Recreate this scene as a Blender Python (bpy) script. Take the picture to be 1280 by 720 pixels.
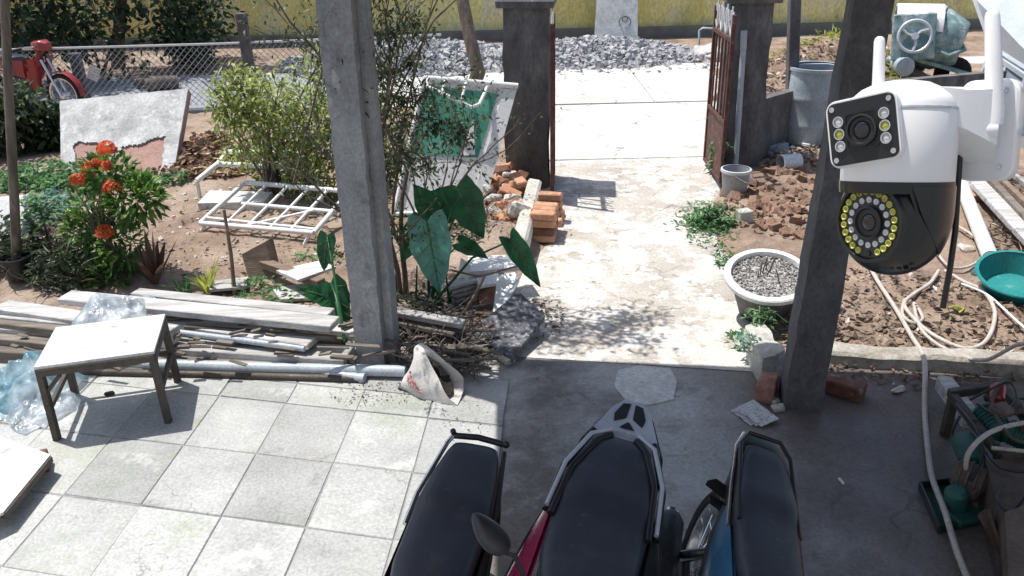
import bpy, bmesh, math, random
from math import radians as R, sin, cos, pi, sqrt, tan
from mathutils import Vector as V, Matrix, Euler, noise as MN

for o in list(bpy.data.objects): bpy.data.objects.remove(o)
scene = bpy.context.scene
COL = scene.collection

# ------------------------------------------------------------------ camera
CAM = V((0, 0, 2.5))
FPX = 1048.0
TH, RO = R(24.6), R(1.3)
cF = V((0, cos(TH), -sin(TH)))
u0 = V((0, sin(TH), cos(TH)))
r0 = V((1, 0, 0))
cR = r0 * cos(RO) - u0 * sin(RO)
cU = r0 * sin(RO) + u0 * cos(RO)
cam = bpy.data.cameras.new('camera'); cam.sensor_width = 36; cam.lens = 36 * FPX / 1280
cam.clip_start = 0.05; cam.clip_end = 2000
camo = bpy.data.objects.new('camera', cam); COL.objects.link(camo)
camo.matrix_world = Matrix(((cR.x, cU.x, -cF.x, CAM.x), (cR.y, cU.y, -cF.y, CAM.y), (cR.z, cU.z, -cF.z, CAM.z), (0, 0, 0, 1)))
scene.camera = camo

# ------------------------------------------------------------------ sun, sky, exposure
LD = V((0.33, -0.18, -1)).normalized()          # direction the sunlight travels
SUN_EL = math.asin(-LD.z)
SUN_AZ = math.atan2(-LD.x, -LD.y)               # measured from +Y towards +X
w = bpy.data.worlds.new('World'); scene.world = w; w.use_nodes = True
nt = w.node_tree; nt.nodes.clear()
sky = nt.nodes.new('ShaderNodeTexSky'); sky.sky_type = 'NISHITA'; sky.sun_disc = False
sky.sun_elevation = SUN_EL; sky.sun_rotation = SUN_AZ
sky.air_density = 1.0; sky.dust_density = 2.0; sky.ozone_density = 1.0
bg = nt.nodes.new('ShaderNodeBackground'); bg.inputs['Strength'].default_value = 0.14
wo = nt.nodes.new('ShaderNodeOutputWorld')
nt.links.new(sky.outputs[0], bg.inputs[0]); nt.links.new(bg.outputs[0], wo.inputs[0])
sl = bpy.data.lights.new('sun', 'SUN'); sl.energy = 5.0; sl.angle = R(0.55); sl.color = (1.0, 0.965, 0.91)
so = bpy.data.objects.new('sun', sl); COL.objects.link(so)
so.rotation_euler = LD.to_track_quat('-Z', 'Y').to_euler(); so.location = (-10, 5, 30)
scene.view_settings.view_transform = 'Standard'; scene.view_settings.look = 'None'
scene.view_settings.exposure = 0.12; scene.view_settings.gamma = 1.0
scene.view_settings.use_curve_mapping = False
scene.render.engine = 'CYCLES'

rnd = random.Random(7)
def U(a, b): return rnd.uniform(a, b)

# ------------------------------------------------------------------ layout helpers (a pixel of the photograph to a point of the place)
def ray(x, y): return cF + cR * ((x - 640) / FPX) - cU * ((y - 360) / FPX)
def G(x, y, z=0.0):
    d = ray(x, y); return CAM + d * ((z - CAM.z) / d.z)
def AT(x, y, Y):
    d = ray(x, y); return CAM + d * (Y / d.y)

def RP(x, y, p0, n):
    d = ray(x, y); return CAM + d * ((p0 - CAM).dot(n) / d.dot(n))

# ------------------------------------------------------------------ mesh builder
def rotm(r):
    if r is None: return Matrix.Identity(3)
    if isinstance(r, Matrix): return r
    return Euler(r).to_matrix()
class MB:
    def __init__(s): s.v = []; s.f = []
    def add(s, vs, fs):
        o = len(s.v); s.v.extend([V(p) for p in vs]); s.f.extend([tuple(i + o for i in f) for f in fs]); return s
    def box(s, c, sz, r=None, ch=0.0, jit=0.0):
        m = rotm(r); c = V(c); h = [x / 2 for x in sz]
        ch = min(ch, min(h) * .8)
        if ch <= 0:
            vs = [c + m @ V((x * h[0] + U(-jit, jit), y * h[1] + U(-jit, jit), z * h[2] + U(-jit, jit))) for z in (-1, 1) for y in (-1, 1) for x in (-1, 1)]
            return s.add(vs, [(0, 2, 3, 1), (4, 5, 7, 6), (0, 1, 5, 4), (2, 6, 7, 3), (0, 4, 6, 2), (1, 3, 7, 5)])
        vs = []; ix = {}
        for x in (-1, 1):
            for y in (-1, 1):
                for z in (-1, 1):
                    sg = (x, y, z); j = [U(-jit, jit) for _ in range(3)]
                    for a in range(3):
                        p = [sg[k] * (h[k] - (0 if k == a else ch)) + j[k] for k in range(3)]
                        ix[(sg, a)] = len(vs); vs.append(c + m @ V(p))
        fs = []
        for a in range(3):
            b, d = (a + 1) % 3, (a + 2) % 3
            for sa in (-1, 1):
                q = []
                for sb, sd in ((-1, -1), (1, -1), (1, 1), (-1, 1)):
                    g = [0, 0, 0]; g[a] = sa; g[b] = sb; g[d] = sd; q.append(ix[(tuple(g), a)])
                fs.append(tuple(q))
            for sa in (-1, 1):
                for sb in (-1, 1):
                    q = []
                    for sd, ax in ((-1, a), (1, a), (1, b), (-1, b)):
                        g = [0, 0, 0]; g[a] = sa; g[b] = sb; g[d] = sd; q.append(ix[(tuple(g), ax)])
                    fs.append(tuple(q))
        for x in (-1, 1):
            for y in (-1, 1):
                for z in (-1, 1): fs.append(tuple(ix[((x, y, z), a)] for a in range(3)))
        return s.add(vs, fs)
    def beam(s, a, b, wd, ht, ch=0.004, jit=0.0, roll=0.0):
        a, b = V(a), V(b); d = b - a; L = d.length
        x = d.normalized(); z = V((0, 0, 1))
        if abs(x.z) > .95: z = V((0, 1, 0))
        y = z.cross(x).normalized(); z = x.cross(y)
        m = Matrix((x, y, z)).transposed()
        if roll: m = m @ Matrix.Rotation(roll, 3, 'X')
        return s.box((a + b) / 2, (L, wd, ht), m, ch, jit)
    def tube(s, pts, r, n=8, cap=True):
        pts = [V(p) for p in pts]; k = len(pts)
        rs = r if isinstance(r, (list, tuple)) else [r] * k
        vs = []; fs = []; nrm = None
        for i, p in enumerate(pts):
            t = (pts[min(i + 1, k - 1)] - pts[max(i - 1, 0)])
            if t.length < 1e-9: t = V((0, 0, 1))
            t.normalize()
            if nrm is None:
                nrm = t.cross(V((0, 0, 1)))
                if nrm.length < .1: nrm = t.cross(V((0, 1, 0)))
            nrm = (nrm - t * nrm.dot(t)); nrm.normalize(); bn = t.cross(nrm)
            for j in range(n):
                a = 2 * pi * j / n; vs.append(p + (nrm * cos(a) + bn * sin(a)) * rs[i])
        for i in range(k - 1):
            for j in range(n):
                fs.append((i * n + j, i * n + (j + 1) % n, (i + 1) * n + (j + 1) % n, (i + 1) * n + j))
        if cap: fs.append(tuple(range(n - 1, -1, -1))); fs.append(tuple((k - 1) * n + j for j in range(n)))
        return s.add(vs, fs)
    def lathe(s, prof, n, c=(0, 0, 0), r=None, a0=0, a1=2 * pi):
        m = rotm(r); c = V(c); vs = []; fs = []; full = abs(a1 - a0 - 2 * pi) < 1e-6; k = n if full else n + 1
        for (rr, z) in prof:
            for j in range(k):
                a = a0 + (a1 - a0) * j / n; vs.append(c + m @ V((rr * cos(a), rr * sin(a), z)))
        for i in range(len(prof) - 1):
            for j in range(n):
                j2 = (j + 1) % k
                fs.append((i * k + j, i * k + j2, (i + 1) * k + j2, (i + 1) * k + j))
        return s.add(vs, fs)
    def loft(s, rings, cap=True):
        n = len(rings[0]); vs = [p for q in rings for p in q]; fs = []
        for i in range(len(rings) - 1):
            for j in range(n): fs.append((i * n + j, i * n + (j + 1) % n, (i + 1) * n + (j + 1) % n, (i + 1) * n + j))
        if cap: fs.append(tuple(range(n - 1, -1, -1))); fs.append(tuple((len(rings) - 1) * n + j for j in range(n)))
        return s.add(vs, fs)
    def prism(s, poly, ext):
        ext = V(ext); n = len(poly); vs = [V(p) for p in poly] + [V(p) + ext for p in poly]
        fs = [tuple(range(n - 1, -1, -1)), tuple(range(n, 2 * n))] + [(i, (i + 1) % n, n + (i + 1) % n, n + i) for i in range(n)]
        return s.add(vs, fs)
    def grid(s, nx, ny, fn):
        vs = [fn(i / nx, j / ny) for j in range(ny + 1) for i in range(nx + 1)]
        k = nx + 1
        return s.add(vs, [(j * k + i, j * k + i + 1, (j + 1) * k + i + 1, (j + 1) * k + i) for j in range(ny) for i in range(nx)])
    def ball(s, c, r, n=8, m=5, sq=(1, 1, 1), jit=0.0):
        c = V(c); vs = [c + V((0, 0, -r * sq[2]))]; fs = []
        for i in range(1, m):
            a = -pi / 2 + pi * i / m
            for j in range(n):
                b = 2 * pi * j / n; k = r * (1 + U(-jit, jit))
                vs.append(c + V((k * cos(a) * cos(b) * sq[0], k * cos(a) * sin(b) * sq[1], k * sin(a) * sq[2])))
        vs.append(c + V((0, 0, r * sq[2])))
        for j in range(n): fs.append((0, 1 + (j + 1) % n, 1 + j))
        for i in range(m - 2):
            for j in range(n): fs.append((1 + i * n + j, 1 + i * n + (j + 1) % n, 1 + (i + 1) * n + (j + 1) % n, 1 + (i + 1) * n + j))
        t = len(vs) - 1; b = 1 + (m - 2) * n
        for j in range(n): fs.append((b + j, b + (j + 1) % n, t))
        return s.add(vs, fs)
    def leaf(s, p, d, up, L, W, bend=0.2, seg=3, fold=0.25):
        # a narrow pointed leaf: base p, direction d, folded along its midrib, drooping by bend
        p, d, up = V(p), V(d).normalized(), V(up)
        sd = d.cross(up)
        if sd.length < 1e-3: sd = d.cross(V((1, 0.3, 0)))
        sd.normalize(); up = sd.cross(d)
        vs = []; fs = []
        for i in range(seg + 1):
            t = i / seg; wd = W * .5 * sin(pi * (0.12 + .88 * t) ** .8) if i < seg else 0.0
            c = p + d * (L * t) - V((0, 0, 1)) * (bend * L * t * t)
            vs += [c - sd * wd + up * (fold * wd), c, c + sd * wd + up * (fold * wd)]
        for i in range(seg):
            a = i * 3; b = a + 3
            fs += [(a, a + 1, b + 1, b), (a + 1, a + 2, b + 2, b + 1)]
        return s.add(vs, fs)
    def quadleaf(s, p, d, n, L, W):
        sd = d.cross(n)
        if sd.length < 1e-4: return s
        sd = sd.normalized() * (W / 2)
        m = p + d * (L * .45)
        return s.add([p, m + sd, p + d * L - n * (.15 * L), m - sd], [(0, 1, 2), (0, 2, 3)])

def rdir(zmin=-1.0, zmax=1.0):
    z = U(zmin, zmax); a = U(0, 2 * pi); q = sqrt(max(0, 1 - z * z)); return V((q * cos(a), q * sin(a), z))

def build(name, mb, mat, parent=None, smooth=None, recalc=True, org=None):
    base = V((0, 0, 0))
    if parent is not None:
        q = parent
        while q is not None: base = base + q.location; q = q.parent
        off = base
    else:
        off = V(org) if org is not None else V((0, 0, 0))
    me = bpy.data.meshes.new(name)
    me.from_pydata([tuple(v - off) for v in mb.v], [], mb.f)
    if recalc:
        bm = bmesh.new(); bm.from_mesh(me); bmesh.ops.recalc_face_normals(bm, faces=bm.faces); bm.to_mesh(me); bm.free()
    if smooth:
        me.polygons.foreach_set('use_smooth', [True] * len(me.polygons)); me.set_sharp_from_angle(angle=R(smooth))
    me.materials.append(mat); me.update()
    o = bpy.data.objects.new(name, me); COL.objects.link(o)
    if parent is not None: o.parent = parent
    else: o.location = off
    return o
def tag(o, label=None, cat=None, group=None, kind=None):
    if label: o['label'] = label
    if cat: o['category'] = cat
    if group: o['group'] = group
    if kind: o['kind'] = kind
    return o
def thing(name, label, cat, loc=(0, 0, 0), group=None):
    o = bpy.data.objects.new(name, None); COL.objects.link(o); o.location = loc; o.empty_display_size = .1
    return tag(o, label, cat, group)
def bbo(mb):
    xs = [v.x for v in mb.v]; ys = [v.y for v in mb.v]; zs = [v.z for v in mb.v]
    return V(((min(xs) + max(xs)) / 2, (min(ys) + max(ys)) / 2, min(zs)))
def single(name, mb, mat, label, cat, group=None, smooth=None, recalc=True, kind=None):
    o = build(name, mb, mat, None, smooth, recalc, bbo(mb)); return tag(o, label, cat, group, kind)
def struct(name, mb, mat, smooth=None, recalc=True):
    o = build(name, mb, mat, None, smooth, recalc); o['kind'] = 'structure'; return o
def dup(root, loc=None, rot=None, label=None, scale=None):
    r = root.copy(); COL.objects.link(r)
    if loc is not None: r.location = loc
    if rot is not None: r.rotation_euler = rot
    if scale is not None: r.scale = scale
    if label: r['label'] = label
    for ch in list(root.children):
        c = ch.copy(); COL.objects.link(c); c.parent = r
        for g in list(ch.children):
            d = g.copy(); COL.objects.link(d); d.parent = c
    return r

# ------------------------------------------------------------------ materials
def M(name, c1, c2=None, c3=None, sc=6.0, rough=.85, bump=.3, bsc=60.0, metal=0.0, spec=.3, rv=0.0, stretch=(1, 1, 1), over=(), rvar=.12, bdist=.01, grain=.25, coat=0.0, crack=None, side=None):
    m = bpy.data.materials.new(name); m.use_nodes = True; t = m.node_tree; n = t.nodes; L = t.links
    P = n['Principled BSDF']; P.inputs['Metallic'].default_value = metal
    P.inputs['Specular IOR Level'].default_value = spec
    if coat: P.inputs['Coat Weight'].default_value = coat; P.inputs['Coat Roughness'].default_value = .15
    tc = n.new('ShaderNodeTexCoord'); mp = n.new('ShaderNodeMapping'); mp.inputs['Scale'].default_value = stretch
    oi = n.new('ShaderNodeObjectInfo'); va = n.new('ShaderNodeVectorMath'); va.operation = 'SCALE'; va.inputs['Scale'].default_value = 17.0
    cb = n.new('ShaderNodeCombineXYZ'); L.new(oi.outputs['Random'], cb.inputs[0]); L.new(oi.outputs['Random'], cb.inputs[1])
    L.new(cb.outputs[0], va.inputs[0]); ad = n.new('ShaderNodeVectorMath'); ad.operation = 'ADD'
    L.new(tc.outputs['Object'], mp.inputs[0]); L.new(mp.outputs[0], ad.inputs[0]); L.new(va.outputs[0], ad.inputs[1])
    co = ad.outputs[0]
    def nz(scale, det=6, ro=.6, off=0):
        x = n.new('ShaderNodeTexNoise'); x.inputs['Scale'].default_value = scale; x.inputs['Detail'].default_value = det; x.inputs['Roughness'].default_value = ro
        if off:
            a = n.new('ShaderNodeVectorMath'); a.operation = 'ADD'; a.inputs[1].default_value = (off, off * 1.7, off * .6); L.new(co, a.inputs[0]); L.new(a.outputs[0], x.inputs[0])
        else: L.new(co, x.inputs[0])
        return x.outputs[0]
    def c4(c): return (c[0], c[1], c[2], 1)
    cr = n.new('ShaderNodeValToRGB'); L.new(nz(sc), cr.inputs[0])
    e = cr.color_ramp.elements; e[0].position = .32; e[1].position = .68
    e[0].color = c4(c1); e[1].color = c4(c3 if c3 else (c2 if c2 else c1))
    if c3: q = e.new(.5); q.color = c4(c2)
    col = cr.outputs[0]
    for i, (oc, osc, lo, hi, *rest) in enumerate(over):
        mr = n.new('ShaderNodeMapRange'); mr.inputs[1].default_value = lo; mr.inputs[2].default_value = hi; mr.clamp = True
        L.new(nz(osc, 7, .65, 3.1 + 5.3 * i), mr.inputs[0])
        mx = n.new('ShaderNodeMix'); mx.data_type = 'RGBA'; mx.inputs[7].default_value = c4(oc)
        L.new(col, mx.inputs[6])
        if rest:
            mm = n.new('ShaderNodeMath'); mm.operation = 'MULTIPLY'; mm.inputs[1].default_value = rest[0]; L.new(mr.outputs[0], mm.inputs[0]); L.new(mm.outputs[0], mx.inputs[0])
        else: L.new(mr.outputs[0], mx.inputs[0])
        col = mx.outputs[2]
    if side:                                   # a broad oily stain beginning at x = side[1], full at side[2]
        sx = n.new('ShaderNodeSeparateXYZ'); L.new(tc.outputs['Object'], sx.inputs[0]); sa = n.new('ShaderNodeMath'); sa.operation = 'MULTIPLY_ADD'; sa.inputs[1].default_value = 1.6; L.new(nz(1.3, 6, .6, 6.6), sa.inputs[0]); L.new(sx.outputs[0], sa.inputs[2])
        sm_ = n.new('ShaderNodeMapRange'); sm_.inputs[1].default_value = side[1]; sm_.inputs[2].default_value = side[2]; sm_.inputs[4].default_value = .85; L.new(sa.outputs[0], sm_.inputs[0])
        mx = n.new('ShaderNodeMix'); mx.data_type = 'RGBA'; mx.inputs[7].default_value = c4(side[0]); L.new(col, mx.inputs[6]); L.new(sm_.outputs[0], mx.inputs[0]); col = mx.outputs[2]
    if crack:
        wn = n.new('ShaderNodeTexNoise'); wn.inputs['Scale'].default_value = 3; wn.inputs['Detail'].default_value = 5; L.new(co, wn.inputs[0])
        wa = n.new('ShaderNodeVectorMath'); wa.operation = 'SCALE'; wa.inputs['Scale'].default_value = .55; L.new(wn.outputs[1], wa.inputs[0])
        wb = n.new('ShaderNodeVectorMath'); wb.operation = 'ADD'; L.new(co, wb.inputs[0]); L.new(wa.outputs[0], wb.inputs[1])
        vo = n.new('ShaderNodeTexVoronoi'); vo.feature = 'DISTANCE_TO_EDGE'; vo.inputs['Scale'].default_value = crack[0]; L.new(wb.outputs[0], vo.inputs['Vector'])
        mr = n.new('ShaderNodeMapRange'); mr.inputs[1].default_value = 0; mr.inputs[2].default_value = crack[1]; mr.inputs[3].default_value = crack[2]; mr.inputs[4].default_value = 0; L.new(vo.outputs['Distance'], mr.inputs[0])
        mk = n.new('ShaderNodeMapRange'); mk.inputs[1].default_value = .45; mk.inputs[2].default_value = .6; L.new(nz(1.7, 3, .5, 7.7), mk.inputs[0])
        mm = n.new('ShaderNodeMath'); mm.operation = 'MULTIPLY'; L.new(mr.outputs[0], mm.inputs[0]); L.new(mk.outputs[0], mm.inputs[1])
        mx = n.new('ShaderNodeMix'); mx.data_type = 'RGBA'; mx.inputs[7].default_value = (.06, .052, .045, 1); L.new(col, mx.inputs[6]); L.new(mm.outputs[0], mx.inputs[0]); col = mx.outputs[2]
    if grain:
        g = n.new('ShaderNodeMapRange'); g.inputs[1].default_value = .3; g.inputs[2].default_value = .7; g.inputs[3].default_value = 1 - grain; g.inputs[4].default_value = 1 + grain
        L.new(nz(bsc * 1.3, 4, .7, 9.9), g.inputs[0])
        mu = n.new('ShaderNodeVectorMath'); mu.operation = 'SCALE'; L.new(col, mu.inputs[0]); L.new(g.outputs[0], mu.inputs['Scale']); col = mu.outputs[0]
    if rv:
        g = n.new('ShaderNodeMapRange'); g.inputs[3].default_value = 1 - rv; g.inputs[4].default_value = 1 + rv; L.new(oi.outputs['Random'], g.inputs[0])
        mu = n.new('ShaderNodeVectorMath'); mu.operation = 'SCALE'; L.new(col, mu.inputs[0]); L.new(g.outputs[0], mu.inputs['Scale']); col = mu.outputs[0]
    L.new(col, P.inputs['Base Color'])
    g = n.new('ShaderNodeMapRange'); g.inputs[1].default_value = .3; g.inputs[2].default_value = .7; g.inputs[3].default_value = max(.03, rough - rvar); g.inputs[4].default_value = min(1, rough + rvar)
    L.new(nz(sc * 1.7, 4, .6, 4.4), g.inputs[0]); L.new(g.outputs[0], P.inputs['Roughness'])
    if bump:
        b = n.new('ShaderNodeBump'); b.inputs['Strength'].default_value = bump; b.inputs['Distance'].default_value = bdist
        L.new(nz(bsc, 8, .65, 1.3), b.inputs['Height']); L.new(b.outputs[0], P.inputs['Normal'])
    return m
def leafmat(name, dark, light, rough=.45, trans=.3, third=None):
    m = bpy.data.materials.new(name); m.use_nodes = True; t = m.node_tree; n = t.nodes; L = t.links
    P = n['Principled BSDF']; P.inputs['Roughness'].default_value = rough; P.inputs['Specular IOR Level'].default_value = .4
    ge = n.new('ShaderNodeNewGeometry'); cr = n.new('ShaderNodeValToRGB'); L.new(ge.outputs['Random Per Island'], cr.inputs[0])
    e = cr.color_ramp.elements; e[0].color = (*dark, 1); e[1].color = (*light, 1); e[0].position = .1; e[1].position = .9
    if third: q = e.new(.97); q.color = (*third, 1)
    tc = n.new('ShaderNodeTexCoord'); nz = n.new('ShaderNodeTexNoise'); nz.inputs['Scale'].default_value = 13; nz.inputs['Detail'].default_value = 6; L.new(tc.outputs['Object'], nz.inputs[0])
    mr = n.new('ShaderNodeMapRange'); mr.inputs[1].default_value = .3; mr.inputs[2].default_value = .7; mr.inputs[3].default_value = .6; mr.inputs[4].default_value = 1.4; L.new(nz.outputs[0], mr.inputs[0])
    mu = n.new('ShaderNodeVectorMath'); mu.operation = 'SCALE'; L.new(cr.outputs[0], mu.inputs[0]); L.new(mr.outputs[0], mu.inputs['Scale'])
    L.new(mu.outputs[0], P.inputs['Base Color'])
    tr = n.new('ShaderNodeBsdfTranslucent'); hs = n.new('ShaderNodeHueSaturation'); hs.inputs['Value'].default_value = 1.6; L.new(mu.outputs[0], hs.inputs['Color']); L.new(hs.outputs[0], tr.inputs[0])
    mx = n.new('ShaderNodeMixShader'); mx.inputs[0].default_value = trans; L.new(P.outputs[0], mx.inputs[1]); L.new(tr.outputs[0], mx.inputs[2])
    L.new(mx.outputs[0], n['Material Output'].inputs[0])
    return m
def glassy(name, c, rough=.05):
    m = M(name, c, rough=rough, bump=0, spec=.6, grain=0); return m

m_soil = M('soil', (.2, .14, .105), (.3, .215, .16), (.41, .31, .24), sc=2.5, bump=.9, bsc=35, bdist=.03, over=[((.42, .34, .27), 1.1, .5, .62, .7), ((.09, .07, .055), 3.0, .56, .68, .6)])
m_redsoil = M('red_soil', (.24, .145, .1), (.36, .235, .175), sc=5, bump=1, bsc=30, bdist=.03)
m_tile = M('patio_tile', (.31, .318, .31), (.385, .392, .382), (.45, .453, .44), sc=2.2, rough=.75, bump=.3, bsc=50, bdist=.006, rv=.17, over=[((.26, .29, .215), 1.8, .52, .66, .65), ((.21, .21, .19), 6, .6, .72, .6), ((.60, .59, .57), 5, .6, .7, .6), ((.25, .24, .215), 22, .62, .7, .4), ((.3, .29, .26), 1.2, .55, .7, .5)], crack=(2.1, .008, .5))
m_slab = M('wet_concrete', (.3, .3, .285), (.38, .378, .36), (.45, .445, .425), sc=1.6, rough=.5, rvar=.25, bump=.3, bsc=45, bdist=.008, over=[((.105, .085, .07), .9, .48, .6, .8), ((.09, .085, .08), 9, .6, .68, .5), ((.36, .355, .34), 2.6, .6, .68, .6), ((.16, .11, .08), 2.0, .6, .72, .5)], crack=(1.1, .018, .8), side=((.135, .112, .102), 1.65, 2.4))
m_path = M('worn_path', (.37, .335, .295), (.43, .40, .355), (.5, .465, .42), sc=2.2, rough=.85, bump=.5, bsc=40, bdist=.01, crack=(1.5, .02, .7), over=[((.6, .58, .54), 1.7, .46, .53, .85), ((.34, .3, .25), 3.0, .55, .62, .6), ((.68, .66, .62), 7.0, .54, .58, .85), ((.22, .19, .155), 11, .6, .65, .7), ((.36, .36, .25), 1.5, .62, .74, .5)])
m_road = M('road_concrete', (.5, .485, .45), (.58, .57, .535), (.66, .65, .62), sc=1.2, bump=.3, bsc=35, bdist=.008, crack=(.9, .02, .7), over=[((.42, .37, .31), 1.3, .55, .7, .6), ((.5, .45, .38), 2.6, .6, .7, .5), ((.4, .37, .32), 9, .64, .7, .5)])
m_conc = M('grey_concrete', (.22, .225, .235), (.28, .285, .295), (.34, .345, .35), sc=4, bump=.45, bsc=45, bdist=.006, over=[((.13, .13, .125), 5, .56, .7, .7), ((.48, .48, .46), 9, .62, .68, .6), ((.17, .14, .11), 2, .55, .7, .5)], stretch=(1, 1, .75), crack=(2.5, .012, .5))
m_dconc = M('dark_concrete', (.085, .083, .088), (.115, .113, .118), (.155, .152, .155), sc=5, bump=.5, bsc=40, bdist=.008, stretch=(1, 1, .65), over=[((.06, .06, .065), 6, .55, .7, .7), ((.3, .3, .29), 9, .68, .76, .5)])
m_pconc = M('pale_concrete', (.48, .48, .465), (.62, .62, .6), (.73, .73, .71), sc=5, bump=.6, bsc=35, bdist=.01, over=[((.33, .33, .31), 6, .58, .7, .6)])
m_kerbc = M('dirty_kerb', (.3, .27, .23), (.4, .37, .32), (.5, .47, .42), sc=5, bump=.8, bsc=30, bdist=.015, over=[((.16, .12, .09), 3, .5, .65, .8)])
m_block = M('mossy_concrete', (.42, .41, .36), (.52, .51, .46), (.62, .6, .55), sc=6, bump=.8, bsc=30, bdist=.015, over=[((.2, .24, .13), 4, .55, .68, .7)])
m_wall = M('mossy_yellow_wall', (.66, .56, .18), (.76, .67, .28), (.68, .64, .44), sc=1.3, bump=.3, bsc=20, stretch=(1, 1, .5), over=[((.5, .47, .16), 2.2, .52, .66, .7), ((.22, .22, .16), 1.6, .56, .72, .8)])
m_plinth = M('dark_plinth', (.13, .13, .125), (.2, .2, .19), sc=3, bump=.4)
m_groad = M('grey_road', (.2, .215, .235), (.27, .285, .305), (.34, .35, .36), sc=2, bump=.4, bsc=40)
m_white = M('white_housewall', (.7, .7, .68), (.76, .76, .74), sc=2, bump=.15)
m_brick = M('brick', (.42, .2, .12), (.52, .28, .17), (.6, .36, .24), sc=9, bump=.6, bsc=45, rv=.2, over=[((.6, .5, .42), 8, .58, .7, .6)])
m_dbrick = M('weathered_brick', (.16, .08, .06), (.24, .12, .085), (.3, .17, .12), sc=9, bump=.6, bsc=45, rv=.3, over=[((.5, .46, .42), 9, .6, .7, .6)])
m_wood = M('weathered_timber', (.3, .292, .282), (.45, .44, .425), (.6, .592, .575), sc=9, rough=.85, bump=.5, bsc=50, stretch=(.15, 2, 2), rv=.18, over=[((.14, .12, .1), 5, .56, .66, .75), ((.75, .74, .72), 8, .6, .7, .5)])
m_dwood = M('dark_timber', (.1, .085, .07), (.17, .145, .12), (.25, .22, .19), sc=9, bump=.5, bsc=50, stretch=(.15, 2, 2), rv=.2)
m_bwood = M('brown_timber', (.16, .115, .085), (.22, .16, .12), (.29, .22, .17), sc=8, bump=.4, bsc=50, stretch=(.3, 2, 2))
m_pvc = M('blue_grey_pvc', (.33, .38, .42), (.42, .47, .51), sc=5, rough=.45, bump=.1, spec=.5, over=[((.55, .55, .52), 7, .6, .7, .5)])
m_wpvc = M('white_pvc', (.66, .7, .67), (.76, .78, .76), sc=5, rough=.4, bump=.1, spec=.5, over=[((.5, .47, .42), 6, .62, .72, .5)])
m_wsteel = M('white_painted_steel', (.7, .7, .69), (.78, .78, .77), sc=6, rough=.45, bump=.15, spec=.5, over=[((.35, .25, .18), 9, .66, .72, .7)])
m_dsteel = M('dark_steel', (.07, .06, .052), (.11, .095, .08), sc=8, rough=.6, bump=.3, metal=.3)
m_rust = M('rusty_gate_paint', (.07, .032, .028), (.11, .05, .042), (.15, .075, .06), sc=12, rough=.7, bump=.4, over=[((.42, .36, .33), 14, .6, .7, .6)])
m_rustsheet = M('rusty_sheet', (.12, .085, .065), (.19, .14, .105), sc=6, rough=.65, bump=.4, metal=.2)
m_scuff = M('scuffed_tabletop', (.5, .5, .49), (.62, .62, .6), (.7, .7, .68), sc=3, rough=.55, bump=.3, over=[((.3, .28, .26), 7, .6, .68, .7), ((.2, .18, .16), 18, .64, .7, .7)])
m_slabc = M('old_render', (.32, .32, .315), (.45, .45, .44), (.56, .56, .55), sc=4, bump=.7, bsc=30, bdist=.012, over=[((.62, .62, .61), 9, .55, .65, .7), ((.22, .22, .21), 5, .58, .7, .6)])
def filmmat(name, c1, c2):
    m = leafmat(name, c1, c2, .18, .35); n = m.node_tree.nodes; P = n['Principled BSDF']; P.inputs['Specular IOR Level'].default_value = .8
    L = m.node_tree.links; tc = n.new('ShaderNodeTexCoord'); nz = n.new('ShaderNodeTexNoise'); nz.inputs['Scale'].default_value = 5.5; nz.inputs['Detail'].default_value = 5; L.new(tc.outputs['Object'], nz.inputs[0])
    cr = [x for x in n if x.type == 'VALTORGB'][0]; cr.color_ramp.elements[0].position = .38; cr.color_ramp.elements[1].position = .62; L.new(nz.outputs[0], cr.inputs[0])
    b = n.new('ShaderNodeBump'); b.inputs['Strength'].default_value = .35; b.inputs['Distance'].default_value = .02; mz = n.new('ShaderNodeTexNoise'); mz.inputs['Scale'].default_value = 22; mz.inputs['Detail'].default_value = 3; mz.inputs['Distortion'].default_value = 1.5
    L.new(tc.outputs['Object'], mz.inputs[0]); L.new(mz.outputs[0], b.inputs['Height']); L.new(b.outputs[0], P.inputs['Normal'])
    out = n['Material Output']; old = out.inputs[0].links[0].from_socket; tb = n.new('ShaderNodeBsdfTransparent'); mx = n.new('ShaderNodeMixShader'); mx.inputs[0].default_value = .22; L.new(old, mx.inputs[1]); L.new(tb.outputs[0], mx.inputs[2]); L.new(mx.outputs[0], out.inputs[0]); return m
m_sack = M('woven_sack', (.5, .48, .46), (.6, .58, .56), sc=9, rough=.7, bump=.5, bsc=130)
m_sackred = M('red_sack_print', (.42, .2, .18), (.48, .3, .28), sc=20, bump=.1)
m_green = M('green_panel', (.05, .23, .16), (.07, .29, .2), (.11, .36, .27), sc=4, rough=.5, bump=.2, over=[((.3, .45, .38), 8, .62, .7, .5)])
m_wpanel = M('white_panel', (.72, .72, .7), (.78, .78, .77), sc=3, rough=.5, bump=.15, over=[((.5, .5, .47), 5, .6, .7, .6)])
m_drum = M('blue_grey_drum', (.27, .33, .37), (.36, .42, .46), (.45, .5, .54), sc=4, rough=.5, bump=.2, spec=.4, stretch=(1, 1, .5), over=[((.5, .52, .52), 6, .6, .7, .5), ((.16, .14, .13), 5, .62, .7, .6)])
m_gravel = M('gravel', (.2, .2, .21), (.36, .36, .37), (.55, .55, .55), sc=14, bump=.4)
m_pebble = M('pebbles', (.2, .19, .18), (.36, .35, .34), (.55, .54, .52), sc=30, bump=.4)
m_rubble = M('pale_rubble', (.4, .36, .3), (.52, .48, .42), (.62, .6, .55), sc=9, bump=.6)
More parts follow.
